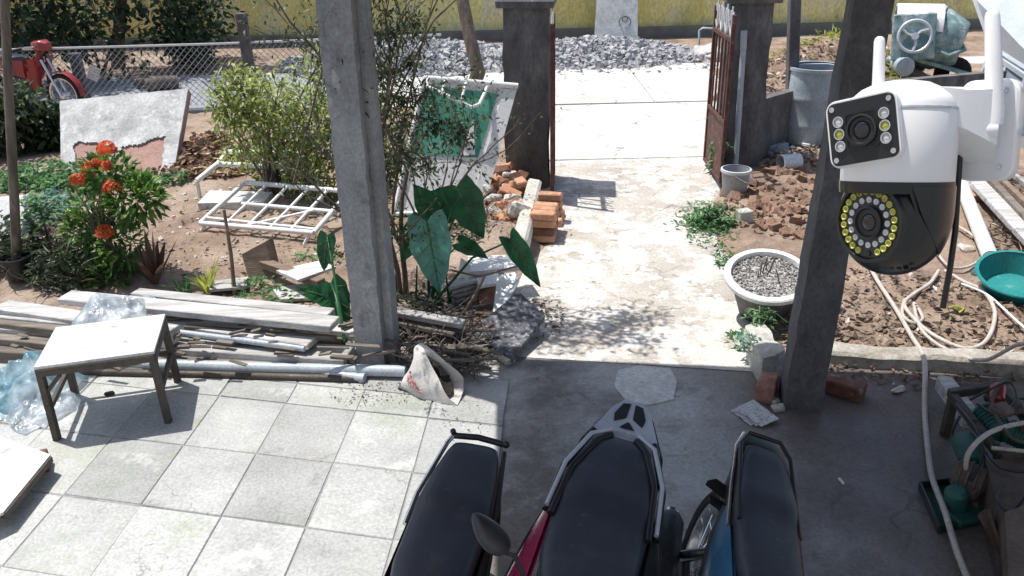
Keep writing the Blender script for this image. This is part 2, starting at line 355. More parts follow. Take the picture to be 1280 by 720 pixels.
m_seat = M('black_vinyl', (.026, .03, .04), (.038, .043, .056), sc=3, rough=.42, rvar=.08, bump=.2, bsc=260, bdist=.003, spec=.5, over=[((.11, .11, .115), 5, .54, .74, .4), ((.16, .155, .15), 30, .62, .7, .3)])
m_seat2 = M('black_seat_panel', (.02, .022, .028), (.028, .03, .038), sc=3, rough=.45, bump=.12, bsc=300, bdist=.002, spec=.5)
m_blk = M('black_plastic', (.012, .012, .013), (.02, .02, .021), sc=5, rough=.4, bump=.05, spec=.5, grain=.1)
m_tyre = M('tyre_rubber', (.018, .018, .018), (.03, .03, .03), sc=8, rough=.8, bump=.3)
m_chrome = M('chrome', (.7, .7, .72), (.8, .8, .8), sc=5, rough=.2, metal=1, bump=.03, grain=.05)
m_silver = M('silver_plastic', (.46, .49, .54), (.54, .57, .62), sc=4, rough=.35, metal=.1, bump=.05, spec=.5, grain=.06)
m_magenta = M('magenta_paint', (.3, .02, .07), (.4, .04, .11), sc=3, rough=.25, bump=.02, spec=.5, coat=.6, grain=.05)
m_bluep = M('blue_paint', (.03, .12, .22), (.05, .17, .28), sc=3, rough=.3, bump=.02, spec=.5, coat=.6, grain=.05)
m_redp = M('red_paint', (.26, .018, .022), (.34, .035, .035), sc=3, rough=.3, bump=.02, spec=.5, coat=.5, grain=.05)
m_exh = M('exhaust_shield', (.05, .055, .06), (.08, .085, .09), sc=5, rough=.4, metal=.5, bump=.05)
m_teal = M('teal_plastic', (.015, .19, .19), (.025, .25, .25), sc=4, rough=.4, bump=.1, spec=.5, over=[((.3, .42, .4), 7, .62, .7, .4)])
m_mteal = M('mixer_teal_paint', (.10, .2, .2), (.2, .3, .3), (.42, .48, .47), sc=7, rough=.6, bump=.4, over=[((.6, .62, .6), 6, .55, .65, .7), ((.14, .1, .08), 9, .6, .7, .7)])
m_mdark = M('mixer_drum_inside', (.045, .03, .026), (.08, .055, .045), sc=6, bump=.4)
m_pgreen = M('pump_green', (.02, .09, .075), (.035, .13, .105), sc=7, rough=.5, bump=.2, over=[((.09, .07, .055), 8, .56, .68, .7)])
m_pbrown = M('pump_brown', (.06, .042, .035), (.1, .075, .06), (.14, .11, .09), sc=7, rough=.6, bump=.4)
m_hose = M('beige_hose', (.46, .41, .36), (.56, .51, .46), sc=8, rough=.5, bump=.15, over=[((.3, .26, .22), 7, .58, .7, .6)])
m_bucket = M('grey_bucket', (.3, .31, .32), (.4, .41, .42), sc=6, rough=.55, bump=.2, over=[((.16, .15, .14), 6, .56, .68, .6)])
m_paper = M('newspaper', (.52, .52, .52), (.62, .62, .61), sc=25, rough=.9, bump=.1, over=[((.2, .2, .21), 55, .55, .6, .8)])
m_cwhite = M('white_gloss_plastic', (.8, .8, .8), (.82, .82, .82), sc=2, rough=.3, bump=0, spec=.5, grain=0, coat=.2)
m_cblack = M('black_gloss_plastic', (.012, .013, .014), (.015, .016, .017), sc=2, rough=.3, bump=0, spec=.5, grain=0)
m_led = M('yellow_led', (.36, .36, .05), (.5, .5, .1), sc=3, rough=.15, bump=0, spec=.7, grain=0)
m_wled = M('white_led', (.5, .5, .5), (.65, .65, .65), sc=3, rough=.15, bump=0, spec=.7, grain=0)
m_lens = M('lens_glass', (.012, .008, .01), rough=.05, bump=0, spec=.8, grain=0)
m_sheetp = M('pale_metal_sheet', (.52, .56, .6), (.6, .64, .68), sc=2, rough=.4, bump=.1, metal=.2)
m_pane = M('blue_grey_pane', (.2, .26, .31), (.3, .36, .41), sc=3, rough=.12, bump=.05, spec=.7)
m_bark = M('bark', (.09, .07, .055), (.15, .12, .095), (.21, .18, .14), sc=9, bump=.8, bsc=25, bdist=.015, stretch=(2, 2, .3))
m_dbark = M('dark_debris', (.02, .017, .015), (.06, .05, .042), sc=14, bump=.8)
m_pillar = M('dark_pillar', (.085, .083, .085), (.125, .122, .124), (.18, .176, .176), sc=6, bump=.5, bsc=30, bdist=.01, stretch=(1.2, 1.2, .5), over=[((.05, .045, .045), 5, .55, .68, .7)])
m_peel = M('exposed_brick_render', (.34, .2, .165), (.42, .27, .225), sc=6, bump=.6, bsc=30, stretch=(1, 1, 3))
m_granite = M('speckled_dark_board', (.05, .05, .06), (.1, .1, .115), (.3, .3, .32), sc=26, rough=.6, bump=.6, bsc=50, over=[((.55, .55, .57), 40, .6, .66, .8)])
m_flower = leafmat('orange_petals', (.6, .09, .03), (.75, .2, .06), .5, .3)
m_lgreen = leafmat('ixora_leaves', (.03, .09, .02), (.14, .26, .05), .35, .3, (.35, .42, .12))
m_ybush = leafmat('yellow_green_leaves', (.13, .18, .04), (.42, .47, .15), .45, .35, (.5, .5, .25))
m_wire = M('galvanised_wire', (.2, .22, .25), (.28, .3, .33), sc=8, rough=.5, bump=0)
m_dleaf = leafmat('dark_small_leaves', (.025, .045, .02), (.09, .12, .05), .45, .25)
m_eleaf = leafmat('elephant_ear_leaf', (.018, .085, .035), (.03, .13, .055), .35, .3)
m_eleaf2 = leafmat('pale_veined_leaf', (.10, .3, .24), (.16, .38, .3), .3, .3)
m_gleaf = leafmat('ground_leaves', (.05, .13, .05), (.16, .3, .12), .5, .3)
m_teleaf = leafmat('teal_leaves', (.08, .2, .15), (.22, .36, .28), .5, .3)
m_spike = leafmat('spiky_leaves', (.05, .05, .03), (.16, .09, .07), .4, .2, (.22, .06, .07))
m_yel = leafmat('yellow_green_grass', (.2, .26, .04), (.42, .44, .1), .5, .35)
m_dry = leafmat('dry_leaves', (.16, .09, .06), (.42, .29, .19), .8, .15, (.6, .5, .4))
m_litter = leafmat('litter', (.07, .05, .04), (.28, .21, .16), .85, .1, (.7, .66, .6))
m_twig = M('twigs', (.12, .1, .09), (.22, .19, .17), sc=10, bump=.3)
m_plastic = filmmat('crumpled_clear_plastic', (.34, .4, .45), (.68, .73, .77))
m_tarp = filmmat('blue_white_plastic', (.12, .3, .36), (.62, .69, .73))
m_bgleaf = leafmat('backdrop_leaves', (.012, .03, .012), (.05, .09, .035), .5, .25, (.2, .25, .12))
# ================================================================== THE SETTING
YAW = R(-10.5)                                   # the veranda's row direction
def rowy(x): return 4.60 - 0.175 * x             # front edge of the patio slab
mb = MB(); mb.grid(2, 2, lambda a, b: V(((a - .5) * 600, (b - .5) * 600, -.16)))
struct('ground', mb, m_soil)

# patio slab and its tiles
mb = MB(); mb.prism([V((-6, -.1, -.15)), V((5, -.1, -.15)), V((5, rowy(5), -.15)), V((-6, rowy(-6), -.15))], (0, 0, .15))
slab = struct('patio_floor', mb, m_slab)
ta, tb = V((.40, -.09, 0)), V((-.035, -.47, 0)); tp0 = V((-1.264, 3.964, 0))
rows = [(-.985, -.455), (-.445, -.01)] + [(k, k + 1 - .012) for k in range(0, 5)]
tcount = 0
for i in range(-6, 3):
    for (j0, j1) in rows:
        q = MB()
        gx = U(.002, .009); a0, a1 = i + gx + U(-.008, .008), i + 1 - gx + U(-.008, .008)
        k0 = j0 + U(.003, .014); j1 = j1 + U(-.004, .007)
        if (a1 - a0) < .2: continue
        P4 = [tp0 + ta * a + tb * b for a, b in ((a0 + U(-.006, .006), k0 + U(-.006, .006)), (a1 + U(-.006, .006), k0 + U(-.006, .006)), (a1 + U(-.006, .006), j1 + U(-.006, .006)), (a0 + U(-.006, .006), j1 + U(-.006, .006)))]
        c = (P4[0] + P4[2]) / 2; zt = .016 + U(-.0025, .0025)
        top = [V((p.x, p.y, zt + U(-.0012, .0012))) for p in P4]
        ins = [c + (p - c) * .985 for p in top]
        for k, p in enumerate(ins): p.z = top[k].z
        mid = [V((p.x, p.y, zt - .005)) for p in P4]; low = [V((p.x, p.y, .002)) for p in P4]
        vs = ins + mid + low
        fs = [(0, 1, 2, 3)] + [(k, 4 + k, 4 + (k + 1) % 4, (k + 1) % 4) for k in range(4)] + [(4 + k, 8 + k, 8 + (k + 1) % 4, 4 + (k + 1) % 4) for k in range(4)]
        q.add(vs, fs); build('floor_tile', q, m_tile, slab)
        tcount += 1
mb = MB(); mb.prism([tp0 + ta * a + tb * b + V((0, 0, .002)) for a, b in ((-6.02, -1.0), (2.98, -1.0), (2.98, 5.0), (-6.02, 5.0))], (0, 0, .0085)); build('mortar_bed', mb, m_conc, slab)
# a paler mortar patch in the slab
pp = [G(x, y) for x, y in ((772, 464), (800, 458), (838, 462), (846, 478), (842, 500), (812, 507), (784, 503), (768, 484))]
mb = MB(); mb.prism([V((p.x, p.y, .001)) for p in pp], (0, 0, .007)); build('mortar_patch', mb, m_pconc, slab)

# yard soil: one relief sheet, lower under the path
PL = [G(x, y) for x, y in ((640, 452), (650, 400), (668, 345), (690, 312), (692, 270), (690, 232), (690, 205))]
PR = [G(x, y) for x, y in ((945, 455), (926, 405), (905, 350), (890, 310), (868, 270), (885, 235), (895, 205))]
def interp(tab, y):
    if y <= tab[0].y: return tab[0].x
    for a, b in zip(tab, tab[1:]):
        if y <= b.y: return a.x + (b.x - a.x) * (y - a.y) / (b.y - a.y)
    return tab[-1].x
def sm(a, b, x):
    t = max(0, min(1, (x - a) / (b - a))); return t * t * (3 - 2 * t)
MOUNDS = []
for px, py, r, h in ((268, 205, .5, .2), (985, 240, .6, .10), (930, 232, .3, .05), (1010, 205, .7, .10), (150, 345, .6, .08), (30, 330, .7, .2), (620, 300, .45, .12), (540, 430, .5, .05), (1100, 380, .8, .06), (1240, 400, .6, .05), (60, 225, .5, .06)):
    p = G(px, py); MOUNDS.append((p.x, p.y, r, h))
for x, y, r, h in ((3.9, 11.5, 1.4, .5), (4.9, 12.6, 1.5, .55), (3.2, 10.6, .7, .2)): MOUNDS.append((x, y, r, h))
def hz(x, y):
    d = max(interp(PL, y) - x, x - interp(PR, y)) + .07 * MN.noise(V((x * 5, y * 5, 0)))
    if y > 8.4: d = max(d, 0) if (x < .3 or x > 2.9) else d - (y - 8.4) * .5
    if y > 8.4 and .2 < x < 3.0: d = -.2
    k = sm(0, .35, d)
    h = -.035 + .075 * k
    h += k * (.035 * MN.noise(V((x * 1.7, y * 1.7, 3))) + .018 * MN.noise(V((x * 6, y * 6, 5))) + .009 * MN.noise(V((x * 17, y * 17, 7))))
    for mx, my, r, hh in MOUNDS:
        q = sqrt((x - mx) ** 2 + (y - my) ** 2) / r
        if q < 1: h += hh * (1 - sm(0, 1, q)) * (1 + .35 * MN.noise(V((x * 9, y * 9, 1)))) * k
    if y < rowy(x) + .12: h = min(h, .01) if x < 1.75 else h
    if y < rowy(x) + .03: h = -.12
    if y > 11.3: h = min(h, -.04) if x < 3.2 else h
    return h
mb = MB(); mb.grid(300, 170, lambda a, b: (lambda x, y: V((x, y, hz(x, y))))(-8.5 + 17 * a, 4.0 + 9.6 * b))
yard = struct('yard_soil', mb, m_soil, 80, recalc=False)

# the worn concrete path from the patio to the gate and its apron
mb = MB()
def pathpt(a, b):
    y = rowy(.7) - .15 + (8.9 - rowy(.7) + .15) * b
    l, r_ = interp(PL, y) - .25, interp(PR, y) + .25
    x = l + (r_ - l) * a; y += (rowy(x) - rowy(.7)) * (1 - b)
    edge = min(a, 1 - a) * (r_ - l)
    return V((x, y + .004, .004 - .05 * (1 - sm(0, .3, edge)) + .008 * MN.noise(V((x * 2.5, y * 2.5, 2))) * sm(0, .08, b)))
mb.grid(70, 150, pathpt); struct('path', mb, m_path, 80, recalc=False)
for kx, (px, py, rr) in enumerate([(840, 330, .22), (862, 350, .18), (800, 400, .2)]):
    p = G(px, py)
# apron and road: pale concrete slabs with an open joint between them
mb = MB(); mb.prism([V((.05, 8.7, -.1)), V((3.1, 8.7, -.1)), V((3.3, 11.36, -.1)), V((-.3, 11.33, -.1))], (0, 0, .112)); struct('driveway_apron', mb, m_road)
mb = MB()
for x0 in range(-2, 36, 4): mb.box((x0 + 2, 12.85, -.04), (3.985, 2.9, .12), None, .006)
struct('road', mb, m_road)
mb = MB(); mb.prism([V((-34, 10.9, -.1)), V((-2.02, 11.6, -.1)), V((-2.02, 14.25, -.1)), V((-34, 14.25, -.1))], (0, 0, .11)); struct('road', mb, m_groad)
mb = MB(); mb.grid(60, 20, lambda a, b: V((-20 + 40 * a, 14.2 + 3.1 * b, -.02 + .05 * b + .05 * MN.noise(V((a * 60, b * 8, 0)))))); struct('road_verge', mb, m_soil, 80)

# kerb along the right-hand bed and an unseen house wall, put in for bounced light
mb = MB(); ka, kb = V((1.78, rowy(1.78) + .05, .045)), V((4.6, rowy(4.6) + .05, .045)); rg = []
for k in range(71):
    c = ka.lerp(kb, k / 70); q = V((c.x * 6, 3, 1)); e1, e2, e3 = .022 * MN.noise(q), .03 * MN.noise(q * 1.7 + V((9, 0, 0))), .02 * max(0, MN.noise(q * .6))
    rg.append([c + V((0, y, z)) for y, z in ((-.065 + e1, -.11), (-.065 + e1, .035 - e3), (-.045 + e1, .058 - e3 * 1.6), (.05 + e2, .06 - e3), (.06 + e2, .03), (.06, -.11))])
mb.loft(rg); struct('kerb', mb, m_kerbc, 35)
mb = MB(); mb.box((0, -.25, 1.6), (10, .22, 3.4), None, .01); single('house_wall', mb, m_white, 'unseen white house wall along the back of the patio, there to bounce light', 'wall')

# veranda roof, carried by the two posts; cut short at the back to let skylight in
rz, rb = 2.75, 1.95
def rf(x): return 4.83 - .125 * (x + .1)
mb = MB()
n = 60; xs = [-1.0 + 6.2 * i / n for i in range(n + 1)]
ring = []
vs = []; fs = []
for i, x in enumerate(xs):
    wv = .012 * (1 if i % 2 else -1)
    vs += [V((x, rb, rz + wv)), V((x, rf(x), rz + wv)), V((x, rb, rz + .03 + wv)), V((x, rf(x), rz + .03 + wv))]
for i in range(n):
    a = i * 4; b = a + 4
    fs += [(a, a + 1, b + 1, b), (a + 2, b + 2, b + 3, a + 3), (a, b, b + 2, a + 2), (a + 1, a + 3, b + 3, b + 1)]
fs += [(0, 2, 3, 1), (n * 4, n * 4 + 1, n * 4 + 3, n * 4 + 2)]
mb.add(vs, fs)
single('veranda_roof', mb, m_dsteel, 'corrugated veranda roof over the patio, carried by two concrete posts', 'roof')
mb = MB(); mb.beam((-.95, 4.42, 2.66), (4.8, 3.40, 2.66), .12, .14, .005); single('roof_beam', mb, m_conc, 'concrete beam on top of the veranda posts', 'beam')

def post(label, px, mat, wd, yaw, tp=1.0, lean=0.0):
    t = thing('veranda_post', label, 'post', (px.x, px.y, 0), 'veranda posts')
    mb = MB(); m = rotm((0, 0, yaw))
    rings = []
    for k in [i * .5 for i in range(29)]:
        z = -.05 + 2.64 * k / 14; q = []
        for (sx, sy) in ((-1, -1), (0, -1.01), (1, -1), (1.01, 0), (1, 1), (0, 1.01), (-1, 1), (-1.01, 0)):
            j = .004
            ws = wd * (1 + (tp - 1) * k / 14) / 2; chip = .006 * (U(0, 1) ** 5) if abs(sx) + abs(sy) > 1.5 else 0
            q.append(V((px.x + lean * k / 14, px.y, z)) + m @ V((sx * (ws - chip) + U(-j, j), sy * (ws - chip) + U(-j, j), 0)))
        rings.append(q)
    mb.loft(rings); build('shaft', mb, mat, t, 30)
    mb = MB()
    if px.x < 0:                                   # a rough cast fin runs up its right side
        a = m @ V((wd * .60, .03, 0)); r2 = []
        for k in range(15):
            z = -.05 + 2.62 * k / 14; c = V((px.x, px.y, z)) + a
            r2.append([c + m @ V((x + U(-.004, .004), y, 0)) for x, y in ((-.05, -.05), (.035, -.045), (.035, .06), (-.05, .06))])
        mb.loft(r2); build('cast_rib', mb, mat, t, 30)
    return t
post('grey concrete veranda post on the left, between the timber pile and the torn sack', V((-.835, 4.44, 0)), m_conc, .165, YAW, 1.12)
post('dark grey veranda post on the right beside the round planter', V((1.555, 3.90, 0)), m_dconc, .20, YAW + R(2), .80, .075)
# bits of mortar round the foot of the right post are separate things
# ------------------------------------------------------------------ far wall, plinth, trees
t = thing('boundary_wall', 'mossy yellow boundary wall across the road with a dark plinth', 'wall', (0, 17.4, 0))
mb = MB(); mb.box((0, 17.45, 1.0), (44, .25, 2.2), None, .01); build('wall_face', mb, m_wall, t)
mb = MB(); mb.box((0, 17.24, .06), (44, .18, .34), None, .01); build('plinth', mb, m_plinth, t)

def crown(mb, pts, n, L, W, rad, zbias=.25, flat=.7):
    for _ in range(n):
        c = pts[rnd.randrange(len(pts))]; d = rdir(); k = rad * U(.15, 1) ** .6
        p = V(c) + V((d.x * k, d.y * k, d.z * k * flat))
        ld = (d + rdir() * .8 + V((0, 0, -.1))); ld.normalize()
        nn = (V((0, 0, 1)) * zbias * 3 + rdir()).normalized()
        s = U(.65, 1.3); mb.quadleaf(p, ld, nn, L * s, W * s)
def branches(mb, base, d, L, r, depth, tips, spread=.55, nb=3, seg=4, up=.15, n=5):
    pts = [V(base)]; d = V(d).normalized(); rs = [r]
    for i in range(seg):
        d = (d + rdir() * .18 + V((0, 0, up * .3))).normalized(); pts.append(pts[-1] + d * (L / seg)); rs.append(r * (1 - .45 * (i + 1) / seg))
    mb.tube(pts, rs, n)
    if depth == 0: tips.extend(pts[1:]); return
    for k in range(nb):
        i = rnd.randrange(seg // 2, seg + 1) if k else seg
        branches(mb, pts[i], (d + rdir() * spread * 1.6).normalized(), L * U(.55, .8), rs[i] * .7, depth - 1, tips, spread, nb, seg, up, n)
    if depth == 1: tips.extend(pts[2:])
def tree(name, label, base, h, r, leafm, barkm, n, L, W, rad, depth=2, nb=3, spread=.6, stems=1, lean=(0, 0, 1), cat='tree', first=.5, flat=.8, group=None, woodname='trunk', seg=4):
    t = thing(name, label, cat, base, group); tb_ = MB(); tips = []
    for s in range(stems):
        d = (V(lean) + rdir() * (.12 if stems == 1 else .45)); d.z = abs(d.z); b = V(base) + V((U(-.05, .05), U(-.05, .05), -.05)) * (1 if stems > 1 else 0)
        branches(tb_, b, d, h * first, r, depth, tips, spread, nb, seg)
    build(woodname, tb_, barkm, t, 60)
    cb_ = MB(); crown(cb_, tips, n, L, W, rad, flat=flat); build('crown', cb_, leafm, t, recalc=False)
    return t
tree('garden_tree', 'dark leafy tree at the far left behind the red motorbike', V((-8.2, 13.6, -.05)), 3.0, .09, m_bgleaf, m_bark, 3800, .17, .085, .55, 2, 3, first=.5)
tree('garden_tree', 'brown trunked tree between the far wall and the chain link fence', V((-6.9, 15.2, -.05)), 3.4, .13, m_bgleaf, m_bark, 2600, .17, .085, .5, 2, 3, first=.55)
tree('garden_tree', 'dark tree overhanging the road beyond the tag on the fence', V((-9.6, 15.6, -.05)), 3.4, .12, m_bgleaf, m_bark, 3600, .18, .09, .65, 2, 3, first=.45)
for px_, yy, h_, lb in ((20, 13.0, 1.9, 'tall dark shrub at the upper left corner, beyond the fence'), (118, 14.6, 2.0, 'dark shrub beyond the fence left of the brown trunk'), (222, 15.4, 1.9, 'dark shrub beyond the fence right of the brown trunk')):
    q_ = AT(px_, 60, yy); tree('verge_shrub', lb, V((q_.x, yy, -.05)), h_, .035, m_bgleaf, m_bark, 850, .15, .075, .45, 2, 3, stems=4, cat='shrub', woodname='stem', first=.42)
tree('hedge_shrub', 'low dark shrub on the verge behind the leaning slab', V((-5.4, 14.9, -.05)), 1.2, .04, m_bgleaf, m_bark, 900, .12, .07, .32, 1, 3, stems=4, cat='shrub', woodname='stem')
tree('hedge_shrub', 'dark shrub with drooping leaves at the left edge, in front of the motorbike', V((-5.75, 9.3, .0)), 1.0, .03, m_dleaf, m_bark, 1900, .10, .05, .26, 1, 3, stems=6, cat='shrub', woodname='stem')
tree('hedge_shrub', 'dark undergrowth shrub beside the leaning slab', V((-5.3, 9.6, .0)), .6, .03, m_bgleaf, m_bark, 1500, .10, .05, .24, 1, 3, stems=5, cat='shrub', woodname='stem')
t = thing('tree_trunk', 'bare dark trunk at the left edge of the yard', 'tree', V((-3.45, 5.65, 0)))
mb = MB(); mb.tube([G(20, 352) + V((0, 0, -.05)), AT(18, 250, 5.6), AT(11, 120, 5.65), AT(4, -40, 5.7)], [.034, .032, .03, .028], 9); build('trunk', mb, m_bark, t, 60)
t = thing('tree_trunk', 'pale grey bare trunk beyond the fence behind the green panel', 'tree', V((-.62, 13.1, 0)))
mb = MB(); mb.tube([V((-.60, 11.0, -.05)), AT(598, 90, 11.0), AT(588, 50, 11.1), AT(577, -5, 11.3)], [.1, .095, .085, .08], 9); build('trunk', mb, m_bark, t, 60)

# ------------------------------------------------------------------ gravel heap and rubble banks
def heap(mb, cx, cy, rx, ry, h, n, s0, s1, ca=5):
    for _ in range(n):
        a = U(0, 2 * pi); q = sqrt(U(0, 1)); x = cx + rx * q * cos(a); y = cy + ry * q * sin(a)
        z = h * (1 - q ** 1.5) + U(-.02, .02); s = s0 * .7 + (s1 * 1.35 - s0 * .7) * U(0, 1) ** 2.2
        mb.box((x, y, z), (s, s * U(.6, 1), s * U(.5, .9)), (U(0, 3), U(0, 3), U(0, 3)), 0, s * .16)
def mound_mesh(mb, cx, cy, rx, ry, h):
    mb.grid(24, 24, lambda a, b: (lambda x, y: V((cx + rx * x, cy + ry * y, max(-.06, h * (1 - min(1, sqrt(x * x + y * y)) ** 1.5) - .03 + .03 * MN.noise(V((x * 5, y * 5, 0)))))))(2.3 * a - 1.15, 2.3 * b - 1.15))
mb = MB(); mound_mesh(mb, 1.6, 15.3, 1.9, 1.25, .30); heap(mb, 1.6, 15.2, 1.95, 1.3, .30, 3600, .03, .085); heap(mb, 1.6, 14.0, 1.9, .6, .02, 500, .02, .05)
o = single('gravel_heap', mb, m_gravel, 'heap of grey gravel in front of the standing concrete slab', 'gravel', kind='stuff')
mb = MB(); mound_mesh(mb, -1.6, 15.2, 2.3, 1.5, .32); heap(mb, -1.6, 15.1, 2.4, 1.6, .32, 3800, .035, .09)
single('gravel_heap', mb, m_gravel, 'spread of grey gravel behind the green panel, left of the gate', 'gravel', kind='stuff')
mb = MB()
for (x, y, rx, ry, h) in ((3.9, 11.5, 1.1, 1.0, .5), (5.0, 12.7, 1.2, 1.0, .52)): heap(mb, x, y, rx, ry, h, 420, .04, .16)
single('rubble_bank', mb, m_rubble, 'pale rubble bank behind the blue drum', 'rubble', kind='stuff')
mb = MB()
for _ in range(1500):
    x, y = U(3.0, 5.0), U(9.9, 12.2); p = V((x, y, max(0, hz(x, y)) + U(.0, .06))); d = rdir(-.2, .4); mb.quadleaf(p, d, rdir(.3, 1), U(.05, .13), U(.02, .05))
single('dry_leaf_drift', mb, m_dry, 'drift of dry brown leaves on the rubble behind the low wall', 'dry leaves', recalc=False, kind='stuff')
t = thing('standing_slab', 'pale concrete slab with a scratched ring standing on the gravel heap', 'slab', V((2.2, 16.3, .1)))
mb = MB(); mb.prism([AT(742, 58, 15.9), AT(797, 60, 15.9), AT(797, -20, 16.2), AT(747, -20, 16.2)], (0.02, .13, 0)); build('slab_body', mb, m_pconc, t)
mb = MB(); c = AT(781, 27, 16.03) + V((0, -.02, 0))
mb.tube([c + V((.11 * cos(a), 0, .09 * sin(a))) for a in [2 * pi * k / 18 for k in range(19)]], .008, 5); mb.tube([c + V((.05 * cos(a), 0, .05 + .05 * sin(a))) for a in [2 * pi * k / 12 for k in range(13)]], .007, 5)
mb.tube([c + V((-.05, 0, -.1)), c + V((-.08, 0, -.26)), c + V((-.02, 0, -.3))], .007, 5); build('scratched_ring', mb, m_dconc, t)
def lumpsack(name, label, c, sx, sy, sz, mat, cat, seed, r=(0, 0, 0), kind=None):
    mb = MB(); m = rotm(r)
    def f(a, b):
        th = 2 * pi * a; ph = pi * (b - .5); d = V((cos(ph) * cos(th), cos(ph) * sin(th), sin(ph)))
        q = 1 + .3 * MN.noise(d * 1.6 + V((seed, 0, 0))) + .16 * MN.noise(d * 4 + V((seed, 4, 0))) + .07 * MN.noise(d * 9 + V((0, seed, 0)))
        v = V((d.x * sx * q, d.y * sy * q, max(-.35, d.z) * sz * q)); return V(c) + m @ v
    mb.grid(40, 24, f); return single(name, mb, mat, label, cat, smooth=50)
lumpsack('sack', 'white plastic sack lying on the gravel heap right of the standing slab', AT(819, 70, 15.2) + V((0, 0, -.02)), .3, .22, .2, m_plastic, 'sack', 3, (0, .3, .4))
lumpsack('sack', 'crumpled white sack on the verge just left of the right gate pillar', AT(884, 72, 14.9), .35, .3, .2, m_sack, 'sack', 8)
mb = MB(); mb.box(AT(721, 56, 15.9) + V((0, 0, .02)), (.19, .1, .12), (0, .1, .2), .008); single('brick', mb, m_brick, 'red brick on the left shoulder of the gravel heap', 'brick')
t = thing('pipe_frame', 'bent pipe rail on the verge left of the right gate pillar', 'pipe', V((4.1, 16.5, 0)))
mb = MB(); a, b, c_ = AT(874, 62, 15.6), AT(874, 38, 15.6), AT(900, 36, 15.6); mb.tube([V((a.x, a.y, -.05)), a, b, b + V((.06, 0, .04)), c_, V((c_.x, c_.y, -.05))], .02, 7); build('rail', mb, m_pvc, t, 60)

# ------------------------------------------------------------------ gate
def pillar(label, c, wd, dp, h):
    t = thing('gate_pillar', label, 'pillar', (c.x, c.y, 0), 'gate pillars'); mb = MB(); rings = []
    for k in range(13):
        z = -.1 + (h + .1) * k / 12
        rings.append([V((c.x, c.y, z)) + rotm((0, 0, YAW * .5)) @ V((x * wd / 2 + U(-.012, .012), y * dp / 2 + U(-.012, .012), 0)) for x, y in ((-1, -1), (-.4, -1.02), (.3, -1.01), (1, -1), (1.02, 0), (1, 1), (0, 1), (-1, 1), (-1.02, 0))])
    mb.loft(rings); build('shaft', mb, m_pillar, t, 25)
    mb = MB(); mb.box((c.x, c.y, h + .035), (wd * 1.28, dp * 1.28, .07), (0, 0, YAW * .5), .012, .004); mb.box((c.x, c.y, h + .09), (wd * 1.1, dp * 1.1, .05), (0, 0, YAW * .5), .012, .004); build('cap', mb, m_pillar, t)
pillar('dark gate pillar on the left with bricks piled at its foot', V((.19, 8.0, 0)), .41, .4, 1.66)
pillar('dark gate pillar on the right with a plastic pipe leaning on it', V((2.32, 8.36, 0)), .4, .4, 1.62)
def gate_leaf(label, a, b, h):
    # a: hinge end (near), b: free end
    t = thing('gate_leaf', label, 'gate', (a.x, a.y, 0), 'rusty gate leaves'); d = (b - a); L = d.length; d.normalize()
    def p(s, z): return V((a.x, a.y, 0)) + d * s + V((0, 0, z))
    mb = MB()
    for s in (.02, L - .02): mb.beam(p(s, .05), p(s, h), .035, .035, .004)
    for z in (.07, .62, h - .22): mb.beam(p(.02, z), p(L - .02, z), .032, .04, .004)
    build('gate_frame', mb, m_rust, t)
    nb = 5
    for k in range(1, nb + 1):
        s = L * k / (nb + 1); mb = MB(); mb.beam(p(s, .64), p(s, h - .24), .018, .022, .002); build('bar', mb, m_rust, t)
    mb = MB(); mb.beam(p(.04, .34), p(L - .04, .34), .006, .5, .001); build('lower_panel', mb, m_rust, t)
    for k in range(4):
        s = L * (k + .5) / 4; mb = MB(); w_ = L / 8.5
        for q in (-1, 1): mb.tube([p(s, h - .2), p(s + q * w_ * .9, h - .1), p(s + q * w_ * .5, h + .02)], .008, 5)
        mb.tube([p(s, h - .2), p(s, h + .06)], .008, 5); build('scroll', mb, m_wsteel, t, 60)
    return t
gate_leaf('rusty barred gate leaf standing open against the right pillar, over the bucket', V((2.0, 7.62, 0)), V((2.02, 8.42, 0)), 1.58)
gate_leaf('rusty gate leaf seen edge on against the left pillar', V((.385, 7.30, 0)), V((.44, 7.78, 0)) + V((.0, .3, 0)), 1.58)
mb = MB(); mb.tube([AT(919, 211, 8.02), AT(925, 120, 8.08), AT(929, 62, 8.13)], .028, 9); mb.tube([AT(929, 62, 8.13), AT(930, 38, 8.14)], .032, 9)
single('plastic_pipe', mb, m_pvc, 'grey plastic pipe leaning upright against the right gate pillar', 'pipe', smooth=50)
# low wall and fence post to the right of the gate
mb = MB()
wl = [V((2.52, 8.42, -.1)), V((3.1, 8.95, -.1)), V((4.4, 9.3, -.1)), V((6.5, 9.9, -.1))]
for a, b in zip(wl, wl[1:]):
    d = (b - a).normalized(); nrm = V((-d.y, d.x, 0)) * .1
    mb.prism([a, b, b + nrm, a + nrm], (0, 0, .75))
single('low_wall', mb, m_pillar, 'low dark wall running right from the gate pillar', 'wall')
t = thing('fence_post', 'slim dark post between the low wall and the blue drum', 'post', V((3.06, 9.0, 0)))
mb = MB(); a = AT(989, 180, 9.0); b = AT(993, 10, 9.0); mb.beam(V((a.x, a.y, -.1)), b + (b - a) * .1, .11, .11, .008); build('shaft', mb, m_dconc, t)
